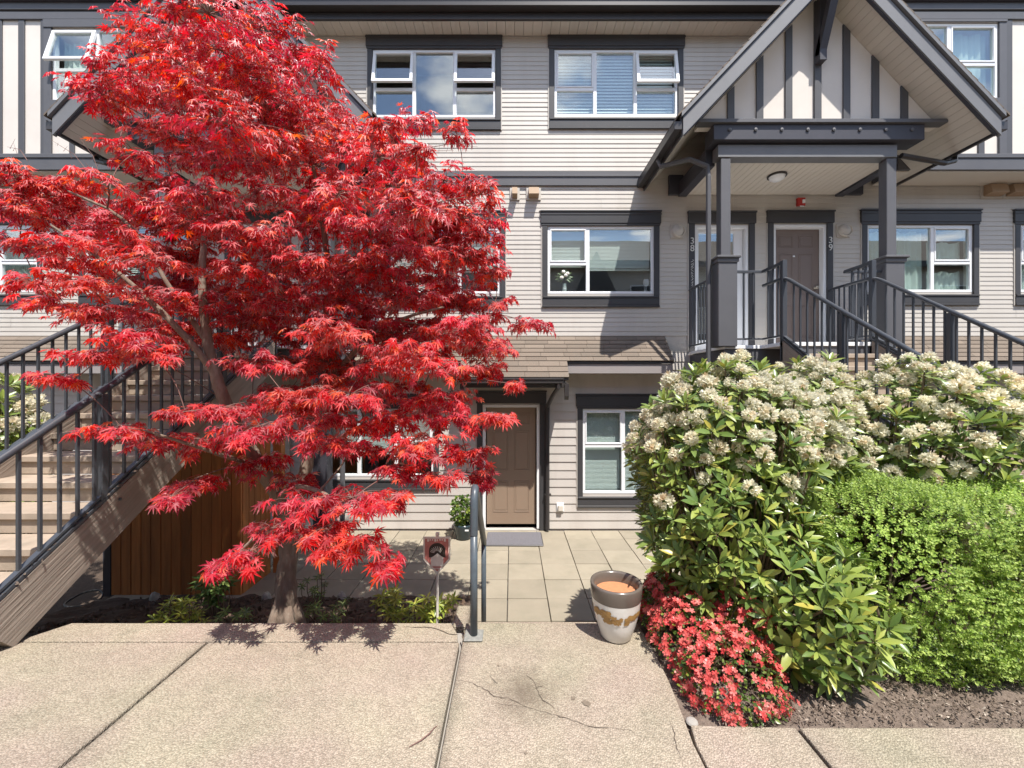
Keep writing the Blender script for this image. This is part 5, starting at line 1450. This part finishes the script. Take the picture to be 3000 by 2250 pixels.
pieris('small patchy plant close to the left side of the maple trunk', spots_px([(660,1790),(690,1805),(720,1795),(640,1810),(735,1812)], 3.75, .12), (-2.45,3.75,.3), 33, (.045,.07), m_pdark)
pieris('small green plant close to the right side of the maple trunk', spots_px([(895,1800),(920,1790),(945,1805),(975,1795),(1000,1790),(905,1775),(1005,1770),(985,1815)], 3.8, .12), (-1.7,3.8,.3), 34, (.045,.075), m_pdark)
pieris('bright yellow green drooping plant around the sign stake', spots_px([(1215,1770),(1240,1760),(1260,1785),(1285,1770),(1300,1785),(1225,1795),(1250,1810),(1275,1800),(1205,1810),(1310,1770)], 3.55, .12), (-.75,3.55,.35), 35, (.07,.10))
pieris('bright yellow green plant left of the sign', spots_px([(1120,1750),(1145,1740),(1160,1755),(1130,1775),(1155,1785),(1140,1800),(1165,1810)], 3.55, .1), (-1.02,3.55,.35), 36, (.07,.10))
pieris('faint twiggy plant right behind the maple trunk', spots_px([(900,1700),(930,1690),(950,1710),(915,1730),(940,1740)], 4.4, .1), (-2.1,4.4,.15), 37, (.05,.07), m_pdark)

# potted plant by the door
pcn = (X(1358, 6.75), 6.75, 0)
pl = thing('plant_pot', 'dark glazed pot of leafy geranium beside the ground-floor door', 'plant pot', pcn)
m_teal = M('teal_glaze', (0.025, 0.045, 0.055), .2, .15, 8, spec=.6)
part('pot', MB().lathe([(0,0),(.11,0),(.125,.02),(.155,.20),(.165,.225),(.165,.245),(.15,.245),(.145,.20),(0,.19)], 24, pcn), m_teal, pl, True)
n = 420; r_ = np.random.default_rng(44)
d = r_.normal(size=(n,3)); d /= np.linalg.norm(d, axis=1, keepdims=True)
pos = np.array(pcn)+np.array((0,0,.45))+d*np.array((.19,.17,.22))*r_.uniform(.5,1.05,(n,1))
f = leaf_cloud('foliage', oval_tpl(.42,.1), pos, d+r_.normal(size=(n,3))*.5, d+np.array((0,-.3,.6))+r_.normal(size=(n,3))*.4, r_.uniform(.045,.075,n), m_aleaf, pl, True); f['kind'] = 'stuff'
part('label_tag', MB().box(pcn[0]+.04, pcn[0]+.10, pcn[1]-.163, pcn[1]-.160, .17, .195), m_white, pl)

# mulch
o = chips(2600, lambda x, y: bedz(x, y), (-4.2, -.5, 2.95, 4.8), m_chip, 'bark_mulch'); o['kind'] = 'stuff'
o = chips(9000, lambda x, y: rbed(x, y)+.008+.012*random.random(), (1.0, 3.2, 2.0, 2.9), m_speck, 'soil_crumbs', .003, .010); o['kind'] = 'stuff'
# dry fallen petals and leaf bits on the left steps and the stringer rail
r_ = np.random.default_rng(9); n = 220
yy = r_.uniform(2.4, 4.2, n); zz_ = 1.183+.647*(yy-2.55)+.036
Pd = np.stack([-3.14+r_.normal(size=n)*.016, yy, zz_], 1)
o = leaf_cloud('leaf_litter', SMALL, Pd, r_.normal(size=(n,3))*np.array((1,1,.3)), np.tile((0,-.5,1.0),(n,1))+r_.normal(size=(n,3))*.3, r_.uniform(.02,.045,n), m_chip2); o['kind'] = 'stuff'

# ------------------------------------------------------------------ the row across the courtyard (seen only mirrored in the windows)
op = thing('opposite_building', 'pale three-storey row across the courtyard, mirrored in the window glass', 'building', (0,-10,PZ))
part('wall', MB().box(-40, 40, -14, -9.3, -.06, 9.2), m_siding, op)
part('roof', MB().prism([(-8.7, 9.1), (-11.6, 11.2), (-14.6, 9.1), (-14.6, 9.3), (-11.6, 11.4), (-8.7, 9.3)], 'x', -40.3, 40.3), m_shingle, op)
part('fascia', MB().box(-40.3, 40.3, -8.72, -8.66, 9.0, 9.32), m_trim, op)
part('gable', MB().prism([(2.6, 5.8), (6.4, 5.8), (4.5, 9.6)], 'y', -9.25, -7.9), m_trim, op)
part('gable', MB().prism([(-5.9, 5.8), (-2.1, 5.8), (-4.0, 9.6)], 'y', -9.25, -7.9), m_trim, op)
for zz_ in (1.6, 4.2, 6.9):
    for xx in (-27, -23, -19, -15, -12, -9, -6, -1.2, 1.2, 7.5, 10.5, 13, 17, 21, 25):
        wf = part('window', MB().box(xx-.8, xx+.8, -9.29, -9.25, zz_-.1, zz_+1.2), m_white, op)
        part('pane', MB().box(xx-.74, xx-.03, -9.24, -9.235, zz_-.04, zz_+1.14).box(xx+.03, xx+.74, -9.24, -9.235, zz_-.04, zz_+1.14), m_gutter, wf)
print('objects', len(bpy.data.objects))
